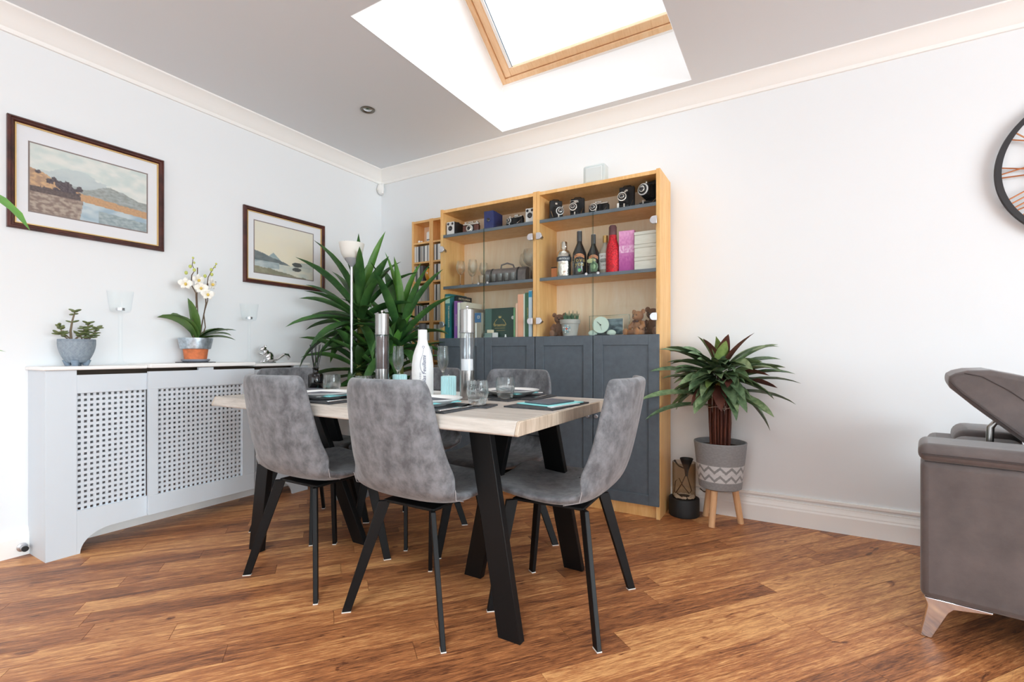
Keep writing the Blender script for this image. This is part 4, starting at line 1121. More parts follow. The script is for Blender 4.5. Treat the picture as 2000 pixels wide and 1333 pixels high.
MB().box(-.004, .016, -.0012, -.0004, .143, .163).build('cover_mark', M['camface'], bb); MB().box(.001, .011, -.0016, -.0012, .148, .158).build('cover_mark', mat('cover_mark_blue', (66, 112, 158), .5), bb)
MB().box(-.022, -.01, -.0008, -.0002, .005, .11).build('pale_strip', M['china'], bb)
gx = thing('gift_box', 'large dark green box with gold lettering and a crown emblem', 'box', (-1.768, YBK + .03, ZC2 + .001))
MB().box(-.115, .115, 0, .09, 0, .212).build('box', mat('dark_green_card', (28, 62, 54), .4), gx, bevel=.002)
MB().box(-.115, -.06, -.001, 0, .001, .211).build('side_flap', mat('mid_green_card', (70, 104, 98), .4), gx)
text('lettering', 'Braemar', .03, 'goldprint', gx, (.01, -.0012, .085))
MB().box(-.035, .05, -.0012, 0, .071, .073).box(-.02, .05, -.0012, 0, .055, .0565).build('gold_rule', M['goldprint'], gx)
for s in (-1, 1): MB().tube([(.008 + s * (.052 - .03 * t_), -.001, .095 + .06 * t_ - .02 * t_ * t_) for t_ in [i / 6 for i in range(7)]], .0018, 5).build('laurel', M['goldprint'], gx)
MB().extrude([(0, .142), (.018, .142), (.021, .158), (.013, .15), (.009, .16), (.005, .15), (-.003, .158)], lambda a, b, q: (a, -q, b), 0, .0012).build('crown_emblem', M['goldprint'], gx)
o = thing('glass_trinket_box', 'small greenish glass box in front of the dark green gift box', 'box', (-1.838, YBK - .008, ZC2 + .001))
MB().box(-.036, .032, 0, .028, 0, .038).build('box', mat('frosted_green_glass', (128, 152, 146), .25, coat=.5), o, bevel=.004)
MB().box(-.03, .026, -.001, .0, .024, .027).build('lid_line', M['slate_edge'], o)
o = MB().box(-.0165, .0165, 0, .026, 0, .04).build('small_white_box', M['paper'], None, bevel=.002); o.location = (-1.783, YBK - .008, ZC2 + .001); tag(o, 'small white box beside the greenish glass box', 'box')
o = MB().box(-.021, .021, 0, .026, 0, .022).build('cream_box', M['creamprint'], None, bevel=.002); o.location = (-1.823, YBK - .006, ZC2 + .0395); tag(o, 'tiny cream box lying on top of the greenish glass box', 'box')
t = thing('dark_bottle', 'dark bottle with round white label squeezed beside the green books', 'bottle', (-1.655, YBK + .05, ZC2 + .001))
MB().lathe([(0, 0), (.018, 0), (.0185, .12), (.014, .15), (.008, .165), (.008, .2), (0, .2)], 20).build('glass', M['leatherette'], t, smooth=True)
MB().disc_y((0, -.0185, .142), .012, .002, 18).build('round_label', M['camface'], t)
fg = MB().sphere((0, 0, .008), .008, .007, .008).sphere((0, 0, .02), .006).build('figurine', M['china'], None, smooth=True); fg.location = (-1.692, YBK - .006, ZC2 + .001); tag(fg, 'tiny white figurine at the right foot of the green box', 'figurine')
book('thin pale green book right of the dark bottle', -1.627, YBK, .012, .205, .19, (112, 160, 118))
book('thin cream and salmon book', -1.609, YBK, .015, .235, .19, (236, 196, 172))
book('thick salmon pink book, widest on the right of the shelf', -1.578, YBK, .042, .294, .2, (236, 172, 142))
book('very thin white book between salmon and dark green', -1.5505, YBK, .009, .295, .19, (222, 226, 216))
book('dark green book with gilt spine lettering', -1.531, YBK, .026, .302, .2, (58, 98, 70), 0, 'COUNTRY WALKS', 'goldprint', .012)
book('pale blue and white book against the right upright', -1.503, YBK, .026, .314, .2, (206, 224, 240), band=(.27, .31, (40, 150, 196)))

# ------------------------------------------------------------------ bottles, right bookcase middle shelf
def bottle(label, x, y, prof, m, n=32):
    t = thing('bottle', label, 'bottle', (x, y, ZB + .001))
    MB().lathe(prof, n).build('glass', M[m] if isinstance(m, str) else m, t, smooth=True, angle=50)
    return t
M['hammered'] = mat('hammered_silver', (220, 212, 204), .18, 1.0, bump=1.0, bscale=55)
b = bottle('hammered silver bottle with a dark name band, first on the left', -1.275, 2.84, [(0, 0), (.046, 0), (.048, .004), (.048, .135), (.044, .155), (.03, .172), (.018, .178), (.018, .182)], 'hammered')
MB().lathe([(.018, .18), (.022, .183), (.0225, .222), (.019, .228), (0, .229)], 24).build('cap', M['hammered'], b, smooth=True)
MB().lathe([(.0483, .098), (.0488, .1), (.0488, .126), (.0483, .128)], 32).build('band', mat('dark_blue_band', (48, 56, 74), .4), b, smooth=True)
ring_words('lettering', 'ABSOLUT', .017, 'china', b, 26, .0489, .1075)
M['darkglass'] = mat('near_black_glass', (20, 17, 17), .1, coat=.5)
BP = [(0, 0), (.043, 0), (.045, .004), (.045, .125), (.043, .145), (.03, .178), (.018, .205), (.0155, .225)]
def cream_bottle(label, x, y, s, title2, ring_):
    b = bottle(label, x, y, [(r * s, z * s) for r, z in BP], 'darkglass')
    MB().lathe([(.0155 * s, .215 * s), (.0165 * s, .22 * s), (.0165 * s, .283 * s), (0, .283 * s)], 24).build('cap', mat('charcoal_cap', (62, 62, 66), .4), b, smooth=True)
    MB().lathe([(0, .283 * s), (.0155 * s, .283 * s), (.0155 * s, .286 * s), (0, .2865 * s)], 20).build('cap_top', M['silver'], b, smooth=True)
    n = 16; arc = MB(); lb = mat('copper_label', (204, 136, 92), .45)
    def cyl(a, z, r): return (r * math.sin(a) , -r * math.cos(a), z)
    for i in range(n):
        a0, a1 = -.75 + 1.5 * i / n, -.75 + 1.5 * (i + 1) / n
        z0, z1 = .136 * s - .012 * s * (a0 / .75) ** 2, .136 * s - .012 * s * (a1 / .75) ** 2
        a0 += .35; a1 += .35
        r = .0456 * s
        arc.v += [cyl(a0, z0 - .02 * s, r), cyl(a1, z1 - .02 * s, r), cyl(a1, z1, r), cyl(a0, z0, r)]
        k = len(arc.v) - 4; arc.f.append((k, k + 1, k + 2, k + 3))
    arc.build('label_arch', lb, b)
    ring_words('lettering', 'BAILEYS', .0125 * s, 'blackink', b, 20, .0458 * s, .1195 * s)
    return b
b = cream_bottle('large dark cream liqueur bottle with gold handwriting and a green dot', -1.17, 2.845, 1.0, 'x', 1)
for k, (s_, z_) in enumerate((('love', .083), ('you', .058))): ring_words('lettering', s_, .036, 'goldprint', b, 18 + 3 * k, .0456, z_, 0, .6)
MB().disc_y((.018, -.0425, .03), .011, .003, 20).build('green_dot', mat('mint_green', (120, 206, 142), .5), b)
b = cream_bottle('smaller dark cream liqueur bottle with an oval landscape label', -1.082, 2.86, .9, 'x', 1)
MB().sphere((0, -.0385, .085), .03, .004, .016, 20, 10).build('oval_label', mat('olive_label', (186, 188, 140), .5), b, smooth=True)
b = bottle('clear shouldered bottle with white label and gold cap, half behind the red bottle', -1.012, 2.885, [(0, 0), (.04, 0), (.042, .004), (.042, .12), (.04, .14), (.027, .168), (.016, .19), (.014, .205)], mat('greyish_cream_bottle', (176, 164, 148), .2, coat=.4))
MB().lathe([(.014, .2), (.0165, .204), (.0165, .245), (0, .246)], 22).build('cap', mat('gold_cap', (202, 160, 98), .35, .6), b, smooth=True)
MB().lathe([(.0424, .03), (.0428, .032), (.0428, .128), (.0424, .13)], 28).build('label', M['paper'], b, smooth=True)
M['burg'] = mat('burgundy_print', (112, 34, 48), .5)
ring_words('lettering', 'BAILEYS', .014, 'burg', b, 18, .0431, .108); ring_words('lettering', 'CREAM', .014, 'burg', b, 18, .0431, .05)
MB().sphere((0, -.04, .085), .024, .005, .014, 18, 8).build('oval_picture', mat('grey_picture', (150, 150, 148), .5), b, smooth=True)
M['redglit'] = mat('red_sequins', (190, 24, 40), .3, .4, vary=.35, vscale=140, bump=1.0, bscale=120)
M['maroon'] = mat('maroon_cap', (96, 56, 62), .5)
b = bottle('red sequinned bottle with a maroon cap', -.951, 2.845, [(0, 0), (.04, 0), (.042, .005), (.042, .13), (.036, .17), (.026, .2), (.023, .235)], 'redglit')
MB().lathe([(.023, .23), (.024, .234), (.0235, .282), (.018, .292), (0, .293)], 20).build('cap', M['maroon'], b, smooth=True)
bx = thing('pink_box', 'tall shiny pink box with a faded purple pattern', 'box', (-.862, 2.832, ZB + .001), R(4))
def pinkp(u, v):
    n = mnoise.fractal(Vector((u * 9, v * 16, 2)), 1, 2, 4)
    c = mixc((240, 168, 214), (176, 74, 150), v * 1.1 + n * .25)
    if .35 < v < .55: c = mixc(c, (244, 206, 230), .5 + n)
    return c
MB().grid(lambda u, v: (-.045 + .09 * u, -.0006, .246 - .244 * v), 30, 60, pinkp).build('printed_front', M['print'], bx)
MB().box(-.046, .046, 0, .075, 0, .248).build('box', mat('pink_card', (206, 120, 180), .35), bx, bevel=.002)
o = thing('glass_award', 'small pointed green glass ornament at the shelf front', 'ornament', (-1.056, 2.80, ZB + .001))
MB().extrude([(-.018, 0), (.018, 0), (.026, .03), (.024, .048), (.0, .07), (-.024, .048), (-.026, .03)], lambda a, b, q: (a, -q, b + .01), -.008, .008).build('shield', mat('deep_green_glass', (92, 122, 92), .1, coat=.8), o, bevel=.004)
MB().box(-.016, .016, -.01, .01, 0, .012).build('foot', M['clear'], o, bevel=.002)
MB().sphere((0, -.008, .042), .013, .003, .016, 14, 8).build('etched_figure', mat('pale_green_etch', (150, 182, 142), .4), o, smooth=True)
for k in range(3):
    o = thing('white_wood_box', ['whitewashed wooden box at the bottom of its stack of three', 'whitewashed wooden box in the middle of its stack of three', 'whitewashed wooden box on top of its stack of three'][k], 'box', (-.745, 2.82, ZB + .001 + k * .0765), 0, 'stacked whitewashed boxes')
    wm = wood('whitewashed_wood', (206, 200, 190), (222, 217, 208), (234, 230, 222), .7, (1.5, 12, 14), False, .5, 1, .05) if k == 0 else wm
    MB().box(-.066, .066, 0, .11, 0, .055).build('box', wm, o, bevel=.002); MB().box(-.067, .067, -.001, .111, .0555, .0755).build('lid', wm, o, bevel=.002)
o = MB().box(-.02, .02, 0, .07, 0, .075).build('orange_box', mat('orange_card', (206, 120, 62), .5), None, bevel=.002); o.location = (-1.352, 2.85, ZB + .001); tag(o, 'small orange box behind the hammered silver bottle', 'box')
MB().box(-.0202, .0202, -.0006, 0, .068, .075).build('dark_edge', M['leatherette'], o)

# ------------------------------------------------------------------ bears, clock, frame, pot : right bookcase lower shelf
M['bearc'] = mat('brown_clay_fur', (146, 98, 62), .8, vscale=60, c2=(176, 124, 82), bump=.5, bscale=160)
M['bearc2'] = mat('dark_clay_fur', (112, 80, 62), .8, vscale=60, c2=(138, 100, 78), bump=.5, bscale=160)
def bear(label, x, y, rz, s, m):
    t = thing('toy_bear', label, 'toy bear', (x, y, ZC2 + .001), rz)
    bd = bpy.data.meshes.new('bear_body')
    mb = MB()
    mb.sphere((0, 0, .05 * s), .036 * s, .034 * s, .052 * s, 18, 12)
    mb.sphere((0, -.008 * s, .12 * s), .034 * s, .032 * s, .031 * s, 18, 12)
    mb.sphere((0, -.038 * s, .11 * s), .016 * s, .018 * s, .012 * s, 14, 8)
    for q in (-1, 1):
        mb.sphere((q * .033 * s, -.002, .146 * s), .015 * s, .008 * s, .015 * s, 12, 8)
        mb.tube([(q * .028 * s, -.01 * s, .02 * s), (q * .04 * s, -.05 * s, .018 * s), (q * .042 * s, -.07 * s, .02 * s)], [.02 * s, .019 * s, .018 * s], 12)
        mb.sphere((q * .042 * s, -.074 * s, .024 * s), .018 * s, .01 * s, .023 * s, 14, 8)
        mb.tube([(q * .03 * s, -.005 * s, .082 * s), (q * .046 * s, -.02 * s, .06 * s), (q * .034 * s, -.042 * s, .044 * s)], [.014 * s, .014 * s, .012 * s], 10)
    o = mb.build('body', M[m], t, smooth=True, angle=180)
    rm = o.modifiers.new('merge', 'REMESH'); rm.mode = 'VOXEL'; rm.voxel_size = .002; rm.use_smooth_shade = True
    e = MB()
    for q in (-1, 1): e.sphere((q * .012 * s, -.038 * s, .126 * s), .0035 * s)
    e.build('eyes', M['leatherette'], t, smooth=True); MB().sphere((0, -.053 * s, .115 * s), .006 * s, .004 * s, .004 * s).build('nose', M['leatherette'], t, smooth=True)
    return t
bear('dark brown toy bear with a plaid patch sitting behind the flower pot', -1.33, 2.89, R(20), 1.02, 'bearc2')
b2 = bear('light brown toy bear with a bow tie, in front of the taller bear', -.795, 2.86, R(-22), 1.0, 'bearc')
MB().sphere((-.012, -.03, .088), .012, .005, .007).sphere((.012, -.03, .088), .012, .005, .007).build('bow_tie', M['brownleather'], b2, smooth=True)
bear('taller dark brown toy bear against the right side panel', -.725, 2.93, R(-10), 1.12, 'bearc2')
pt = thing('succulent_pot', 'grey pot with a mosaic flower and small green succulents', 'potted plant', (-1.235, 2.845, ZC2 + .001))
MB().lathe([(0, 0), (.043, 0), (.057, .085), (.064, .086), (.067, .112), (.062, .112), (.06, .1), (0, .098)], 32).build('pot', mat('grey_painted_pot', (178, 176, 172), .6), pt, smooth=True)
for k in range(16):
    a = 2 * PI * (k % 8) / 8 + (k // 8) * .4; rr = .012 + .011 * (k // 8)
    MB().disc_y((rr * math.cos(a), -.0525, .052 + rr * math.sin(a)), .0045, .005, 8).build('mosaic_petal', mat('mosaic', [(120, 170, 186), (226, 232, 232)][k % 2], .3), pt)
MB().disc_y((0, -.0525, .052), .007, .0055, 12).build('mosaic_centre', mat('mosaic_red', (206, 92, 70), .3), pt)
for k in range(9):
    a = k * 2.4; rr = .012 + .036 * (k / 9); s = MB()
    for q in range(6):
        s.xform(Matrix.Identity(4)); b_ = q * PI / 3
        s.tube([(rr * math.cos(a), rr * math.sin(a), .098), (rr * math.cos(a) + .014 * math.cos(b_), rr * math.sin(a) + .014 * math.sin(b_), .098 + .03 + .012 * (k % 3))], [.007, .0008], 6)
    s.tube([(rr * math.cos(a), rr * math.sin(a), .098), (rr * math.cos(a), rr * math.sin(a), .15 + .01 * (k % 3))], [.008, .001], 6)
    s.build('succulent_rosette', mat('succulent_green', (62, 104, 74), .5) if k == 0 else bpy.data.materials['succulent_green'], pt)
ck = thing('desk_clock', 'round pale green glass desk clock on a dark stand', 'clock', (-1.03, 2.83, ZC2 + .001))
M['mint'] = mat('pale_mint_face', (208, 226, 214), .25, coat=.5)
MB().disc_y((.01, 0, .072), .051, .012, 40, [(0, 0), (.051, 0), (.052, .004), (.051, .012), (0, .012)]).build('face', M['mint'], ck, smooth=True)
MB().tube([(.01, -.0135, .072), (-.012, -.0135, .092)], .0012, 5).tube([(.01, -.014, .072), (.018, -.014, .04)], .0006, 5).build('hands', M['leatherette'], ck)
MB().disc_y((.01, -.012, .072), .004, .003, 12).build('pivot', M['leatherette'], ck)
MB().extrude([(-.11, 0), (.075, 0), (.06, .012), (-.02, .012), (-.03, .008), (-.11, .006)], lambda a, b, q: (a, -q, b), -.016, .02).build('stand', M['leatherette'], ck, bevel=.002)
for s in (-1, 1): MB().sphere((.01 + s * .06, .012, .022), .03, .008, .02, 16, 8).build('side_wing', M['mint'], ck, smooth=True)
fr = thing('glass_photo_frame', 'wide glass photo frame with a dark blue picture, behind the round clock', 'photo frame', (-.985, 2.885, ZC2 + .001))
MB().box(-.135, .125, 0, .005, 0, .135).build('glass_sheet', M['doorglass'], fr)
MB().box(-.135, -.1335, -.0005, .0055, 0, .135).box(.1235, .125, -.0005, .0055, 0, .135).box(-.135, .125, -.0005, .0055, .1335, .135).build('polished_edge', M['glassedge'], fr)
MB().grid(lambda u, v: (-.1 + .185 * u, -.0008, .112 - .1 * v), 40, 24, lambda u, v: mixc((66, 82, 92), (126, 148, 156), .5 + 1.2 * mnoise.fractal(Vector((u * 4, v * 5, 8)), 1, 2, 3))).build('photo', M['print'], fr)
MB().box(-.105, .09, -.0012, -.0008, .112, .116).box(-.105, .09, -.0012, -.0008, .008, .012).box(.085, .09, -.0012, -.0008, .012, .112).box(-.105, -.1, -.0012, -.0008, .012, .112).build('photo_border', M['creamprint'], fr)

# ------------------------------------------------------------------ disc towers left of the bookcases
YT = 2.92
zs = [1.842, 1.686, 1.53, 1.37, 1.212, 1.055, .9, .74, .58, .42, .26, .08]
def tower(label, x0, w):
    t = thing('disc_tower', label, 'shelf tower', (x0 + w / 2, YT, 0)); hw = w / 2; D = .135
    for s in (-1, 1): MB().box(*sorted((s * hw, s * (hw - .018))), 0, D, 0, 2.017).build('side_panel', M['birch'], t, bevel=.001)
    MB().box(-hw + .018, hw - .018, 0.002, D, 1.997, 2.014).build('top_panel', M['birch'], t)
    MB().box(-hw + .018, hw - .018, D - .005, D, .02, 1.997).build('back_panel', M['birch_back'], t)
    for z in zs: MB().box(-hw + .018, hw - .018, .004, D - .005, z - .014, z).build('shelf', M['birch'], t)
tower('narrow birch disc tower nearest the corner plant', -2.652, .2); tower('narrow birch disc tower wedged against the bookcase', -2.4515, .2)
cases = {}
dnam = ['white', 'charcoal', 'silver grey', 'black', 'cream', 'mid grey', 'off-white', 'dark grey', 'stone grey', 'navy grey', 'pale']
dcol = [(228, 228, 226), (70, 72, 76), (176, 178, 180), (40, 42, 46), (206, 202, 196), (120, 122, 128), (236, 234, 230), (92, 90, 94), (150, 146, 140), (58, 66, 80)]
for ti, (x0, tn) in enumerate(((-2.652, 'left'), (-2.4515, 'right'))):
    for si in range(1, 8):
        z = zs[si] + .0008; x = x0 + .021; k = 0
        ordn = ['second', 'third', 'fourth', 'fifth', 'sixth', 'seventh', 'eighth'][si - 1]
        lim = x0 + .2 - .02 - (.062 if (ti == 0 and si == 2) else 0)
        while True:
            w = rnd.choice([.0104, .0104, .0104, .0104, .024])
            if x + w > lim: break
            ci = rnd.choice([0, 0, 0, 2, 4, 4, 6, 6, 6, 1, 3, 5, 7, 8, 9]); key = (w, ci)
            if key not in cases:
                m = bpy.data.materials.get('disc_spine_%d' % ci) or mat('disc_spine_%d' % ci, dcol[ci], .3)
                cases[key] = MB().box(0, w - .0008, 0, .12, 0, .125).mesh('disc_case', m)
            o = bpy.data.objects.new('disc_case', cases[key]); COL.objects.link(o); o.location = (x, YT + .006 + rnd.uniform(0, .006), z)
            tag(o, '%s disc case on the %s shelf of the %s' % (dnam[ci] + (' slim' if w < .02 else ' double'), ordn, 'tower nearest the corner plant' if ti == 0 else 'tower against the bookcase'), 'disc case', 'disc cases %s shelf %s tower' % (ordn, tn))
            x += w; k += 1
sp = thing('white_speaker', 'small rounded white box with dark slots on the top shelf of the disc tower', 'speaker', (-2.495, YT + .03, zs[0] + .0005))
MB().box(-.036, .036, 0, .07, 0, .088).build('housing', M['plastic'], sp, bevel=.014, seg=4)
for k in range(3): MB().box(-.024 + k * .016, -.014 + k * .016, -.001, .0, .014, .024).build('slot', M['leatherette'], sp)
for k, (x, r) in enumerate(((-2.598, .012), (-2.572, .009))):
    o = MB().sphere((0, 0, r), r).build('white_knick_knack', M['plastic'], None, smooth=True); o.location = (x, YT + .03, zs[0] + .0005); tag(o, ['larger little white round ornament on the top shelf of the tower', 'smaller little white round ornament beside the white box'][k], 'ornament')
ao = thing('amber_disc', 'round amber glass ornament standing on the third shelf of the tower', 'ornament', (-2.497, YT + .02, zs[2] + .0005))
MB().sphere((0, 0, .052), .03, .022, .05, 22, 14).build('glass', M['amber'], ao, smooth=True); MB().box(-.012, .012, -.012, .012, 0, .006).build('foot', M['amber'], ao)
MB().sphere((.006, -.02, .06), .006, .004, .006).build('bright_boss', M['china'], ao, smooth=True)

# ================================================================== things on the radiator cover
jx = XL + .115
jp = thing('jade_plant', 'jade plant in a blue-grey footed bowl on the radiator cover', 'potted plant', (jx, .945, ZT + .0005))
N_ = 96; k_ = 22
def bowl_r(t): return .038 + .034 * math.sin(min(1, t * 1.15) * PI / 2) ** .8
def bowlcol(u, v):
    a = u * 8 % 1 - .5; z = v - .5
    d = abs(a) * 1.0 + abs(z) * .9
    st = (d * 9) % 1
    base = mixc((120, 132, 144), (138, 150, 160), .5 + mnoise.noise(Vector((u * 40, v * 9, 1))))
    if .25 < v < .92 and st < .33: base = mixc(base, (156, 170, 180), .7)
    return base
gm = MB(); gm.grid(lambda u, v: (bowl_r(v) * math.cos(2 * PI * u), bowl_r(v) * math.sin(2 * PI * u), (.016 + .112 * v)), 160, 40, bowlcol)
gm.build('bowl', M['paint'], jp, smooth=True)
MB().lathe([(0, .016), (.038, .016)][::-1] , 40).build('underside', M['bluepot'], jp)
MB().lathe([(.0718, .128), (.0712, .1305), (.067, .1305), (.0655, .117), (0, .116)], 48).build('rim', M['bluepot'], jp, smooth=True)
for k in range(4):
    a = PI / 4 + k * PI / 2 + .3
    MB().tube([(.032 * math.cos(a), .032 * math.sin(a), 0), (.037 * math.cos(a), .037 * math.sin(a), .03)], [.012, .018], 12).build('foot', M['bluepot'], jp, smooth=True)
MB().lathe([(0, .1215), (.045, .1205), (.0656, .118)][::-1], 30).build('soil', M['soil'], jp)
def jleaf(parent, p, d, s):
    d = Vector(d).normalized(); rot = d.to_track_quat('X', 'Z').to_matrix()
    MB().sphere(Vector(p) + d * s * .9, s, s * .55, s * .26, 10, 6, rot).build('leaf', M['jade'], parent, smooth=True)
rj = random.Random(3)
def jstem(pts, r0, tips, pairs):
    MB().tube(pts, [r0 * (1 - .5 * i / (len(pts) - 1)) for i in range(len(pts))], 8).build('stem', M['jadestem'], jp, smooth=True)
    P = [Vector(p) for p in pts]
    for f in pairs:
        i = min(len(P) - 2, int(f * (len(P) - 1))); q = P[i].lerp(P[i + 1], f * (len(P) - 1) - i)
        a = rj.uniform(0, PI)
        for s in (-1, 1): jleaf(jp, q, (s * math.cos(a), s * math.sin(a), rj.uniform(-.1, .6)), rj.uniform(.013, .019))
b0 = (0, -.02, .11)
jstem([b0, (0, -.024, .17), (.003, -.018, .22), (.004, -.008, .268)], .006, 1, (.62, .9, .97, 1))
jstem([(0, -.022, .13), (.006, -.045, .15), (.0, -.06, .175), (0, -.066, .195)], .004, 1, (.5, .7, .85, 1))
jstem([(0, -.02, .115), (.005, -.045, .14), (.01, -.07, .155)], .004, 1, (.6, .9, 1))
jstem([b0, (.006, 0, .14), (.004, .022, .165), (.0, .03, .185)], .005, 1, (.5, .75, .95, 1))
jstem([(0, .03, .11), (-.004, .035, .15), (0, .042, .18), (0, .044, .212)], .0055, 1, (.35, .5, .65, .8, .92, 1))
jstem([(0, .035, .13), (.006, .06, .155), (.004, .078, .18), (.0, .082, .192)], .004, 1, (.45, .6, .8, .9, 1))
jstem([(0, .04, .12), (.014, .05, .14), (.02, .062, .155)], .004, 1, (.5, .8, 1))
jstem([(0, .02, .112), (.014, .014, .14), (.016, .005, .16)], .004, 1, (.5, .8, 1))

def candle_holder(label, y, s, g):
    t = thing('candle_holder', label, 'candle holder', (XL + .125, y, ZT + (.0065 if s < 1 else .0005)), 0, g)
    MB().lathe([(0, .002), (.062 * s, .001), (.064 * s, .003), (.03 * s, .007), (.012 * s, .02 * s), (.0095 * s, .05 * s), (.0095 * s, .25 * s), (.012 * s, .268 * s), (.034 * s, .275 * s), (.042 * s, .28 * s)], 36).build('stem', M['clear2'], t, smooth=True, angle=60)
    MB().lathe([(0, .277 * s), (.042 * s, .278 * s), (.046 * s, .29 * s), (.057 * s, .386 * s), (.0556 * s, .386 * s), (.0442 * s, .292 * s), (.041 * s, .284 * s), (0, .283 * s)], 40).build('cup', M['clear2'], t, smooth=True, angle=60)
    tl = thing('tealight', 'small tealight inside the %s glass holder' % ('taller' if s >= 1 else 'shorter'), 'tealight', (XL + .125, y, ZT + (.0065 if s < 1 else .0005) + .2845 * s))
    MB().lathe([(0, 0), (.019, 0), (.019, .014), (.0175, .014), (.0175, .011), (0, .011)], 24).build('metal_cup', M['silver'], tl, smooth=True)
    MB().lathe([(0, .0112), (.0172, .0112)][::-1], 20).tube([(0, 0, .011), (.001, 0, .019)], .001, 5).build('wax', M['china'], tl)
candle_holder('taller long-stemmed clear glass candle holder between the jade plant and orchid', 1.118, 1.0, 'long-stemmed glass candle holders')
candle_holder('shorter long-stemmed clear glass candle holder between the orchid and squirrel', 1.805, .97, 'long-stemmed glass candle holders')

ox, oy = XL + .12, 1.486
so = thing('orchid_saucer', 'round grey saucer on a dark coaster under the orchid pot', 'saucer', (ox, oy, ZT + .0065))
MB().box(-.075, .075, -.075, .075, 0, .004).build('coaster', M['slate'], so, bevel=.001)
MB().lathe([(0, .0042), (.06, .0042), (.07, .01), (.073, .02), (.069, .021), (.062, .012), (0, .0105)], 36).build('dish', M['saucer'], so, smooth=True, angle=50)
op = thing('orchid', 'white orchid in a terracotta pot with a galvanised band', 'potted plant', (ox, oy, ZT + .0172))
MB().lathe([(0, 0), (.055, 0), (.064, .07), (.067, .075), (.067, .08)], 40).build('pot', M['terra'], op, smooth=True)
MB().lathe([(.0675, .068), (.078, .072), (.0885, .13), (.0885, .134), (.085, .134), (.074, .078)], 48).build('metal_band', M['galv'], op, smooth=True)
MB().lathe([(0, .122), (.0835, .121)][::-1], 30).build('bark_soil', M['soil'], op)
def oleaf(az, el, L, w, dr, m='orleaf', tw=0): arc_leaf((0, 0, .122), az, el, L, w, dr, 9, .5, 'oval', tw).build('leaf', M[m], op, smooth=True, angle=180)
oleaf(R(-100), R(58), .24, .085, 1.3, tw=.5); oleaf(R(-80), R(72), .22, .08, 1.5, tw=-.4); oleaf(R(-70), R(82), .25, .07, .25)
oleaf(R(85), R(42), .20, .05, 1.2); oleaf(R(75), R(32), .23, .045, .8); oleaf(R(95), R(26), .23, .05, .9); oleaf(R(60), R(16), .21, .05, .8); oleaf(R(170), R(70), .14, .06, .6)
def spike(pts, r):
    MB().tube(pts, r, 7).build('flower_stem', M['orstem'], op, smooth=True)
spike([(0, -.01, .12), (.004, -.02, .22), (.008, .0, .32), (.01, -.004, .40), (.012, -.03, .445), (.014, -.028, .50), (.014, -.012, .53), (.015, -.026, .56), (.016, -.022, .60)], [.0035] * 3 + [.003] * 3 + [.0022, .002, .0016])
spike([(0, -.002, .12), (.004, .012, .24), (.006, .004, .38), (.008, .006, .50), (.008, .006, .55)], [.003] * 5)
spike([(0, .02, .12), (.006, .036, .24), (.01, .052, .34), (.012, .05, .40), (.014, .058, .46), (.015, .062, .50), (.016, .086, .55), (.016, .108, .585)], [.0035] * 4 + [.003, .0025, .002, .0016])
spike([(.002, .028, .12), (.008, .05, .2), (.01, .04, .28), (.01, .062, .36), (.012, .062, .46), (.014, .07, .48), (.014, .11, .478)], [.003] * 5 + [.002, .0016])
def orchid_flower(c, rz, s=1.0):
    fl_ = bpy.data.objects.new('flower', None); COL.objects.link(fl_); fl_.parent = op; fl_.location = c; fl_.rotation_euler = (0, 0, rz)
    def petal(ang, L, w):
        mb = MB(); n = 7
        for i in range(n + 1):
            t = i / n; ww = w * math.sin(PI * (.06 + .9 * t)) ** .7
            for q in (-1, 0, 1):
                r = t * L; mb.v.append((.012 * math.sin(t * 2.2) - .004 * abs(q), r * math.sin(ang) + q * ww / 2 * math.cos(ang), r * math.cos(ang) - q * ww / 2 * math.sin(ang)))
        for i in range(n):
            for q in (0, 1): k = i * 3 + q; mb.f.append((k, k + 1, k + 4, k + 3))
        mb.build('petal', M['petal'], fl_, smooth=True)
    for a, L, w in ((0, .034, .026), (R(80), .038, .036), (R(-80), .038, .036), (R(145), .034, .024), (R(-145), .034, .024)): petal(a, L * s, w * s)
    MB().sphere((.012, 0, -.004), .009, .007, .009, 10, 6).build('lip', M['lip'], fl_, smooth=True)
for c, rz in (((.03, -.07, .445), R(-15)), ((.03, -.004, .475), R(10)), ((.03, .016, .43), R(-30)), ((.03, .07, .46), R(30)), ((.04, .045, .395), R(-10))): orchid_flower(c, rz)
for c in ((.014, -.058, .51), (.014, -.014, .533), (.014, -.036, .55), (.016, -.016, .575), (.016, -.022, .602), (.016, .044, .505), (.016, .082, .52), (.016, .08, .548), (.016, .1, .568), (.016, .108, .588)):
    MB().sphere(c, .009 if c[2] < .56 else .006, None, .011 if c[2] < .56 else .007, 10, 6).build('bud', M['bud'], op, smooth=True)

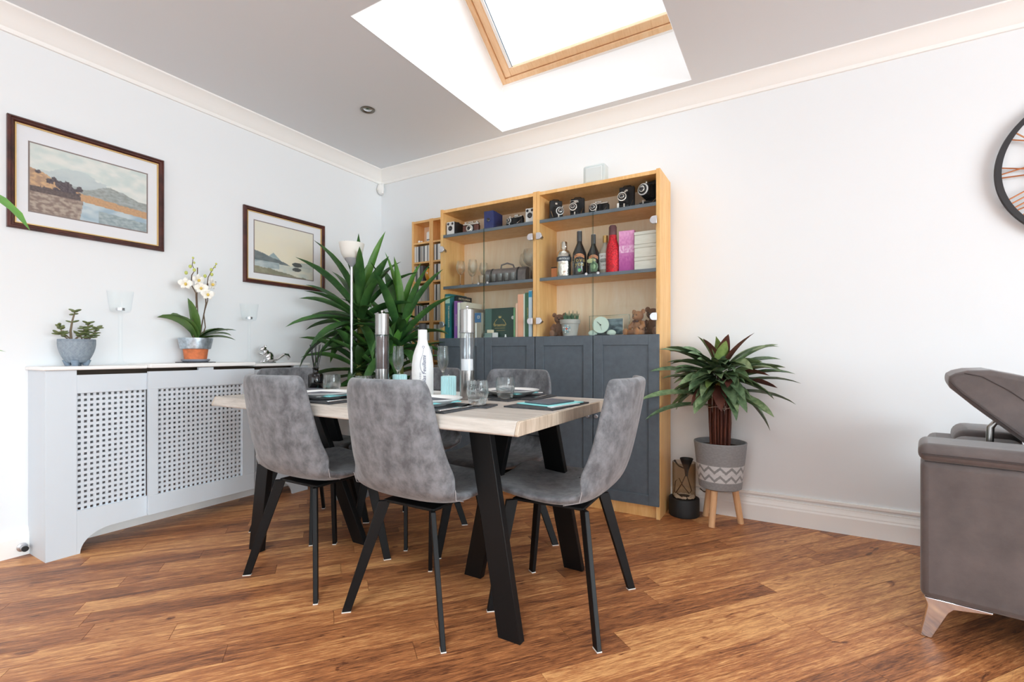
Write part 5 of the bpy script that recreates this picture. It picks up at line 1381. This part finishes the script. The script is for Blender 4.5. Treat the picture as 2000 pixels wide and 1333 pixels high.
sq = thing('squirrel_figurine', 'polished silver squirrel figurine with a long curled tail', 'figurine', (XL + .125, 1.925, ZT - .0035))
MB().box(-.018, .018, -.045, .055, 0, .008).build('plinth', M['mirror'], sq, bevel=.002)
mb = MB()
mb.sphere((0, .016, .043), .024, .032, .036, 18, 12).sphere((0, -.004, .066), .019, .022, .026, 16, 10).sphere((0, -.026, .094), .016, .024, .018, 16, 10, Matrix.Rotation(R(25), 3, 'X'))
for s in (-1, 1):
    mb.tube([(s * .012, -.008, .07), (s * .014, -.036, .058), (s * .008, -.056, .066)], [.009, .007, .006], 10)
    mb.sphere((s * .018, .012, .026), .012, .026, .02, 12, 8); mb.sphere((s * .014, -.02, .012), .008, .02, .006, 12, 6); mb.sphere((s * .01, -.012, .112), .004, .005, .009, 8, 6)
mb.tube([(0, .04, .014), (0, .07, .02), (0, .1, .04), (0, .125, .056), (0, .15, .052), (0, .162, .034), (0, .158, .018)], [.008, .009, .011, .013, .015, .013, .004], 14)
ob = mb.build('body', M['mirror'], sq, smooth=True, angle=180)
rm = ob.modifiers.new('merge', 'REMESH'); rm.mode = 'VOXEL'; rm.voxel_size = .0025; rm.use_smooth_shade = True
sm = ob.modifiers.new('smooth', 'SMOOTH'); sm.factor = .5; sm.iterations = 4

# ================================================================== corner: floor lamp and yucca
lp = thing('floor_lamp', 'slim grey floor lamp with a frosted white bowl shade in the corner', 'floor lamp', (-2.55, 2.22, 0))
MB().lathe([(0, 0), (.12, 0), (.12, .012), (.05, .022), (.012, .03), (0, .03)], 36).build('base', M['greyplas'], lp, smooth=True)
MB().tube([(0, 0, .025), (0, 0, 1.55)], .0095, 14).build('pole', M['silver'], lp, smooth=True)
MB().lathe([(.0095, 1.535), (.016, 1.546), (.044, 1.582), (.046, 1.592), (0, 1.592)], 28).build('collar', M['greyplas'], lp, smooth=True)
MB().lathe([(.0, 1.589), (.05, 1.591), (.068, 1.622), (.083, 1.692), (.08, 1.692), (.065, 1.625), (.047, 1.596), (0, 1.594)], 40).build('shade', M['frost'], lp, smooth=True, angle=60)

yu = thing('yucca_plant', 'tall yucca with several heads of long dark green sword leaves', 'potted plant', (-2.60, 2.56, 0))
MB().lathe([(0, 0), (.13, 0), (.165, .28), (.17, .285), (.17, .3), (.155, .3), (.15, .27), (0, .265)], 36).build('pot', M['saucer'], yu, smooth=True)
MB().lathe([(0, .272), (.152, .27)][::-1], 28).build('soil', M['soil'], yu)
ry = random.Random(11)
def rosette(c, n, L, e0, e1, w=.052, trunk=None, young=4):
    c = Vector(c)
    if trunk: MB().tube([trunk, (c.x * .9 + trunk[0] * .1, c.y * .9 + trunk[1] * .1, c.z * .5), tuple(c)], [.035, .032, .026], 12).build('cane', M['cane'], yu, smooth=True)
    for k in range(n):
        t = k / (n - 1); az = k * 2.39996 + ry.uniform(-.25, .25); el = R(e0 + (e1 - e0) * t + ry.uniform(-8, 8))
        ll = L * ry.uniform(.82, 1.1) * (1.12 if t > .55 else 1.0)
        world = c + Vector(yu.location)
        reach = ll * math.cos(el) * .8
        # keep clear of the two walls and the towers
        px = world.x + math.cos(az) * reach; py = world.y + math.sin(az) * reach
        if px < XL + .06: ll *= max(.3, (world.x - XL - .06) / max(.01, -math.cos(az) * reach))
        lim = 2.66 if px > -2.42 else 2.80
        if py > lim: ll *= max(.3, (lim - world.y) / max(.01, math.sin(az) * reach))
        arc_leaf(c + Vector((.015 * math.cos(az), .015 * math.sin(az), -.14 * (1 - t))), az, el, ll, w * ry.uniform(.85, 1.1), ry.uniform(.25, .75) + (1 - t) * .5, 8, .75, 'sword', ry.uniform(-.7, .7), xmin=-.545).build('leaf', M['yucca2'] if (t > .92 and young) else M['yucca'], yu, smooth=True, angle=180)
rosette((-.085, -.14, 1.27), 44, .50, -30, 88, .08, (-.06, -.04, .27))
rosette((.165, .0, 1.09), 34, .53, -20, 88, .076, (.05, .0, .27))
rosette((-.06, -.18, .90), 26, .37, -40, 65, .074, (-.02, -.07, .27), 3)
rosette((.10, -.08, .84), 22, .46, -35, 65, .07, (.07, -.05, .27), 3)

# ================================================================== calathea in the tripod pot
cx_, cy_ = -.352, 2.925
cp = thing('potted_calathea', 'bushy calathea in a grey zigzag pot on three wooden legs', 'potted plant', (cx_, cy_, 0))
for k, a in enumerate((R(-105), R(20), R(140))):
    d = Vector((math.cos(a), math.sin(a), 0))
    fy = .115 if k != 1 else .11
    MB().tube([tuple(d * .075 + Vector((0, 0, .215))), tuple(d * fy + Vector((0, 0, .0)))], [.0185, .0165], 16).build('leg', M['beech'], cp, smooth=True)
def potr(v): return .112 + .027 * v
def potc(u, v):
    a = u * 13 % 1; g = mixc((136, 138, 140), (146, 148, 150), .5 + mnoise.noise(Vector((u * 60, v * 30, 0))))
    for z0, z1 in ((.17, .345), (.355, .53)):
        if z0 <= v <= z1:
            t = (v - z0) / (z1 - z0); zig = abs(a - .5) * 2
            if t < zig * .62 - .0 or t > .38 + zig * .62:
                g = (214, 216, 218) if (int(u * 13 * 11 + v * 60) % 2) else (196, 198, 200)
    if .345 < v < .355: g = (196, 198, 200)
    return g
pm = MB(); pm.grid(lambda u, v: (potr(v) * math.cos(2 * PI * u), potr(v) * math.sin(2 * PI * u), .205 + .25 * v), 360, 110, potc)
pm.build('pot', M['paint'], cp, smooth=True)
MB().lathe([(0, .198), (.1, .198), (.112, .205)], 48).build('pot_base', mat('grey_concrete_base', (142, 144, 146), .7), cp, smooth=True)
MB().lathe([(.139, .455), (.138, .459), (.131, .459), (.128, .44), (.124, .425), (0, .424)], 48).build('rim', mat('grey_concrete', (142, 144, 146), .7, vary=.05, vscale=40), cp, smooth=True)
MB().lathe([(0, .43), (.1245, .428)][::-1], 30).build('soil', M['soil'], cp)
rc_ = random.Random(5)
for k in range(34):
    a = k * 2.4; r = .058 * math.sqrt((k + .5) / 34); tx, ty = r * math.cos(a), r * math.sin(a)
    h = rc_.uniform(.7, .84); k2 = rc_.uniform(.9, 1.35)
    MB().tube([(tx * .95, ty * .95, .425), (tx * 1.08, ty * 1.08, .56), (tx * k2, ty * k2, h)], [.006, .0055, .004], 6).build('stalk', M['calstem'], cp, smooth=True)
MB().tube([(.072 * math.cos(2 * PI * i / 28), .072 * math.sin(2 * PI * i / 28), .655 + .004 * math.sin(i)) for i in range(29)], .0016, 6).tube([(.02, -.073, .655), (.03, -.08, .64), (.04, -.078, .65), (.035, -.074, .665)], .0014, 6).build('tie_wire', M['wire'], cp)
def cleaf(az, el, L, w, z, dr, m='cal', r=.05, wv=.004):
    wy = cy_ + math.sin(az) * (r + L * math.cos(el))
    if wy > YB - .03: L = max(.1, (YB - .03 - cy_ - r * math.sin(az)) / max(.05, math.sin(az) * math.cos(el)))
    if 90 < math.degrees(az) % 360 < 208 and cx_ + math.cos(az) * (r + L * math.cos(el)) < -.62: L = max(.1, (.262 + r * math.cos(az)) / (-math.cos(az) * math.cos(el)))
    base = (r * math.cos(az), r * math.sin(az), z)
    arc_leaf(base, az, el, L, w, dr, 9, .45, 'lance', rc_.uniform(-.9, .9), wv).build('leaf', M[m], cp, smooth=True, angle=180)
for k in range(62):
    t = k / 61; az = k * 2.39996 + rc_.uniform(-.3, .3)
    if math.sin(az) > .5 and rc_.random() < .8: az = -az + rc_.uniform(-.5, .5)
    z = .74 + .15 * t ** .8 + rc_.uniform(-.03, .03); el = R(-32 + 66 * t + rc_.uniform(-14, 14))
    m = rc_.choice(['cal', 'cal', 'calb', 'cal', 'calb', 'cal', 'calb', 'cal', 'cal2'])
    horiz = abs(math.cos(az))
    cleaf(az, el, rc_.uniform(.17, .24) + .06 * horiz, rc_.uniform(.06, .085), z, rc_.uniform(.3, .9), m, .04 + .03 * (1 - t), .005)
for az, el, L, z in ((R(212), R(12), .42, .70), (R(214), R(2), .40, .66), (R(211), R(22), .36, .80), (R(172), R(38), .3, .86), (R(218), R(34), .34, .86), (R(-8), R(22), .33, .80), (R(4), R(16), .35, .78), (R(-20), R(42), .30, .86), (R(-2), R(4), .33, .74), (R(-28), R(-6), .28, .72), (R(-35), R(25), .3, .82), (R(215), R(20), .3, .78)):
    cleaf(az, el, L, .07, z, .7, rc_.choice(['cal', 'calb']), .05, .008)
for k in range(16):
    cleaf(R(-150 + 8 * k + rc_.uniform(-8, 8)), R(rc_.uniform(-5, 42)), rc_.uniform(.15, .22), rc_.uniform(.06, .08), .76 + .11 * ((k * 7) % 16) / 16, rc_.uniform(1.0, 1.7), rc_.choice(['cal', 'calb', 'calb', 'cal3']), .03, .005)
for az, el, L, m in ((R(-60), R(76), .22, 'cal2'), (R(-100), R(84), .2, 'cal3'), (R(-20), R(60), .27, 'cal2'), (R(200), R(72), .22, 'calb'), (R(-140), R(74), .2, 'cal2'), (R(-70), R(66), .2, 'cal3')):
    cleaf(az, el, L, .075, .86, .5, m, .02, .003)

# glass table-top feature between bookcase and pot
gl_ = thing('table_fire_lamp', 'black oval based glass cylinder with white pebbles and a black funnel inside', 'lamp', (-.553, 2.955, 0))
MB().lathe([(0, 0), (.082, 0), (.086, .004), (.086, .1), (.083, .104), (.0, .104)], 44).build('base', M['blackmatt'], gl_, smooth=True)
MB().lathe([(.064, .103), (.0655, .103), (.0655, .312), (.064, .312), (.0635, .31), (.0635, .104)], 40).build('glass_cylinder', M['smoke2'], gl_, smooth=True, angle=60)
pb = MB(); rp_ = random.Random(2)
for k in range(70):
    a = rp_.uniform(0, 2 * PI); r = rp_.uniform(.036, .058); pb.sphere((r * math.cos(a), r * math.sin(a), .108 + rp_.uniform(0, .006)), rp_.uniform(.005, .009), rp_.uniform(.005, .009), .005, 6, 4)
pb.build('pebbles', M['pebble'], gl_, smooth=True, kind='stuff')
MB().lathe([(0, .103), (.034, .103), (.034, .112), (0, .113)], 24).build('burner_disc', M['blackmatt'], gl_, smooth=True)
MB().lathe([(.0, .232), (.008, .232), (.011, .262), (.015, .275), (.038, .335), (.0365, .337), (.013, .277), (.0, .27)], 28, (.016, -.01, 0)).build('funnel', M['blackmatt'], gl_, smooth=True)
MB().tube([(.012, -.01, .24), (-.012, -.012, .18), (-.045, -.012, .125), (-.055, 0, .13), (-.05, .005, .19), (-.03, .01, .21), (-.01, .01, .17), (.03, -.005, .13), (.045, -.01, .15), (.03, -.012, .2), (.018, -.01, .24)], .0028, 7).build('cable', M['cable'], gl_, smooth=True)
MB().tube([(-.05, .0, .312), (-.042, .0, .298), (-.03, 0, .285), (.0, -.004, .275)], [.004, .005, .004, .003], 8).sphere((-.052, 0, .313), .007).build('snuffer', M['blackmatt'], gl_, smooth=True)
cb = MB().tube([(-.47, 3.0, .155), (-.455, 3.035, .13), (-.42, 3.05, .128), (-.39, 3.055, .165)], .0035, 8).build('cable_lead', M['cable'], None, smooth=True); tag(cb, 'short dark cable looping behind the wooden pot leg', 'cable')

# ================================================================== wall clock
wc = thing('wall_clock', 'large skeleton wall clock with black iron ring and copper roman numeral rods', 'clock', (1.1585, YB - .002, 1.7875))
rot = Matrix.Rotation(R(90), 3, 'X')
MB().lathe([(.325, .014), (.347, .014), (.347, .034), (.325, .034), (.325, .014)], 96, rot=rot).build('outer_ring', M['clockiron'], wc, smooth=True)
MB().lathe([(.185, .02), (.196, .02), (.196, .03), (.185, .03), (.185, .02)], 72, rot=rot).build('inner_ring', M['copper'], wc, smooth=True)
nums = ['XII', 'I', 'II', 'III', 'IIII', 'V', 'VI', 'VII', 'VIII', 'IX', 'X', 'XI']
for k, s_ in enumerate(nums):
    a = R(90 - 30 * k); er = Vector((math.cos(a), 0, math.sin(a))); et = Vector((-math.sin(a), 0, math.cos(a))) * -1
    wd = {'I': .022, 'V': .04, 'X': .04}; tot = sum(wd[c] for c in s_); x = -tot / 2
    q = MB()
    for c in s_:
        w = wd[c]; P = lambda t, r: tuple(er * r + et * t + Vector((0, -.024, 0)))
        ri, ro = .192, .328
        if c == 'I': q.tube([P(x + w / 2, ri), P(x + w / 2, ro)], .0032, 8)
        if c == 'V': q.tube([P(x + w / 2, ri), P(x + .004, ro)], .0032, 8).tube([P(x + w / 2, ri), P(x + w - .004, ro)], .0032, 8)
        if c == 'X': q.tube([P(x + .004, ri), P(x + w - .004, ro)], .0032, 8).tube([P(x + w - .004, ri), P(x + .004, ro)], .0032, 8)
        x += w
    q.build('numeral', M['copper'], wc, smooth=True)
MB().disc_y((0, -.012, 0), .04, .018, 28).build('movement', M['clockiron'], wc, smooth=True)
for k in range(4):
    a = R(45 + 90 * k); MB().tube([(.035 * math.cos(a), -.02, .035 * math.sin(a)), (.188 * math.cos(a), -.024, .188 * math.sin(a))], .004, 8).build('spoke', M['clockiron'], wc)
MB().tube([(0, -.034, 0), (.09, -.034, .1)], .005, 6).build('hour_hand', M['clockiron'], wc); MB().tube([(0, -.038, 0), (-.06, -.038, .2)], .004, 6).build('minute_hand', M['clockiron'], wc)
MB().tube([(0, -.0005, .33), (0, -.024, .335)], .006, 8).tube([(.3, -.0005, -.15), (.3, -.024, -.15)], .006, 8).tube([(-.3, -.0005, -.15), (-.3, -.024, -.15)], .006, 8).build('standoff', M['clockiron'], wc)

# ================================================================== recliner sofa
SA = R(-10.4)
sf = thing('recliner_sofa', 'taupe suede recliner sofa with a raised tilted headrest and chrome foot', 'sofa', (.372, 2.085, 0), SA)
def rb(mb, name, bev, m='sofa', seg=4, parent=None): return mb.build(name, M[m], parent or sf, bevel=bev, seg=seg)
rb(MB().box(0, 1.0, 0, .17, .135, .596), 'arm_panel', .022)
rb(MB().box(-.006, 1.01, -.012, .20, .594, .655), 'arm_pad', .026, seg=5)
MB().tube([(.004, -.0125, .622), (1.0, -.0125, .622)], .0022, 6).build('piping', M['sofapipe'], sf)
MB().tube([(.004, -.0128, .617), (1.0, -.0128, .617)], .0018, 6).build('piping', M['sofapipe'], sf)
rb(MB().box(0.02, .24, .18, .86, .14, .59), 'backrest', .03)
rb(MB().box(.09, .30, .205, .53, .53, .628), 'back_cushion', .045, seg=5)
rb(MB().box(.10, .30, .535, .86, .53, .645), 'back_cushion', .045, seg=5)
rb(MB().box(.22, .98, .19, .86, .16, .45), 'seat_cushion', .04)
rb(MB().box(.24, .99, .2, .86, .1, .16), 'recliner_base', .01, 'blackmatt')
hr = bpy.data.objects.new('headrest', None); COL.objects.link(hr); hr.parent = sf
hr.location = (.078, .195, .874); hr.rotation_euler = (0, R(43), 0)
hm = MB(); n = 10
outline = [(0, 0), (.006, -.018), (.03, -.03), (.12, -.034), (.40, -.034), (.46, -.02), (.47, .01), (.47, .05), (.44, .11), (.36, .15), (.24, .158), (.14, .135), (.06, .09), (.02, .048), (.004, .02)]
hm.extrude(outline[::-1], lambda a, b, d: (a, d, b), 0.0, .40)
hm.build('cushion', M['sofa'], hr, bevel=.022, seg=5)
def off(a, b, k): return (a, -.0006, b)
MB().tube([off(.02, .035, 0), off(.06, .058, 0), off(.14, .07, 0), off(.28, .07, 0), off(.42, .055, 0)], .0016, 6).build('stitching', M['sofastitch'], hr)
MB().tube([off(.012, -.012, 0), off(.06, -.02, 0), off(.2, -.022, 0), off(.44, -.02, 0)], .0016, 6).build('stitching', M['sofastitch'], hr)
MB().tube([(.185, .26, .64), (.187, .26, .695), (.2, .26, .715), (.24, .26, .712)], .011, 10).build('ratchet_arm', M['chrome'], sf, smooth=True)
lg = MB(); prf = [(-.012, 0), (.02, 0), (.062, .098), (.075, .112), (.165, .128), (.165, .136), (.0, .136), (.008, .11)]
lg.extrude(prf, lambda a, b, d: (a + .01, d, b), .012, .05); lg.build('chrome_foot', M['mirror'], sf, bevel=.003)
lg2 = MB().extrude(prf, lambda a, b, d: (a + .01, d, b), .80, .84); lg2.build('chrome_foot', M['mirror'], sf, bevel=.003)

# ================================================================== houseplant just outside the left edge, its leaf tips reaching in
hp = thing('leafy_houseplant', 'leaf tips of a green houseplant reaching in at the picture edge by the large picture', 'potted plant', (-1.66, .05, 0))
MB().lathe([(0, 0), (.12, 0), (.15, .26), (.155, .3), (.14, .3), (.135, .27), (0, .27)], 32).build('pot', M['china'], hp, smooth=True)
MB().lathe([(0, .275), (.137, .273)][::-1], 24).build('soil', M['soil'], hp)
MB().tube([(0, 0, .27), (.01, .02, .8), (.0, .0, 1.25)], [.018, .014, .01], 10).build('stem', M['cane'], hp, smooth=True)
arc_leaf((-.02, .03, 1.25), R(41.6), R(30), .46, .075, 1.8, 10, .2, 'oval', .1).build('leaf', M['yucca2'], hp, smooth=True, angle=180)
arc_leaf((-.02, .03, .9), R(41.6), R(25), .38, .06, .8, 10, .2, 'lance', .1).build('leaf', M['yucca2'], hp, smooth=True, angle=180)
for az, el, L, z in ((R(140), R(40), .3, 1.22), (R(-80), R(30), .34, 1.2), (R(-160), R(35), .34, 1.23), (R(-30), R(45), .3, 1.1)):
    arc_leaf((0, 0, z), az, el, L, .055, 1.5, 10, .2, 'lance', .2).build('leaf', M['yucca2'], hp, smooth=True, angle=180)

text_to_mesh()
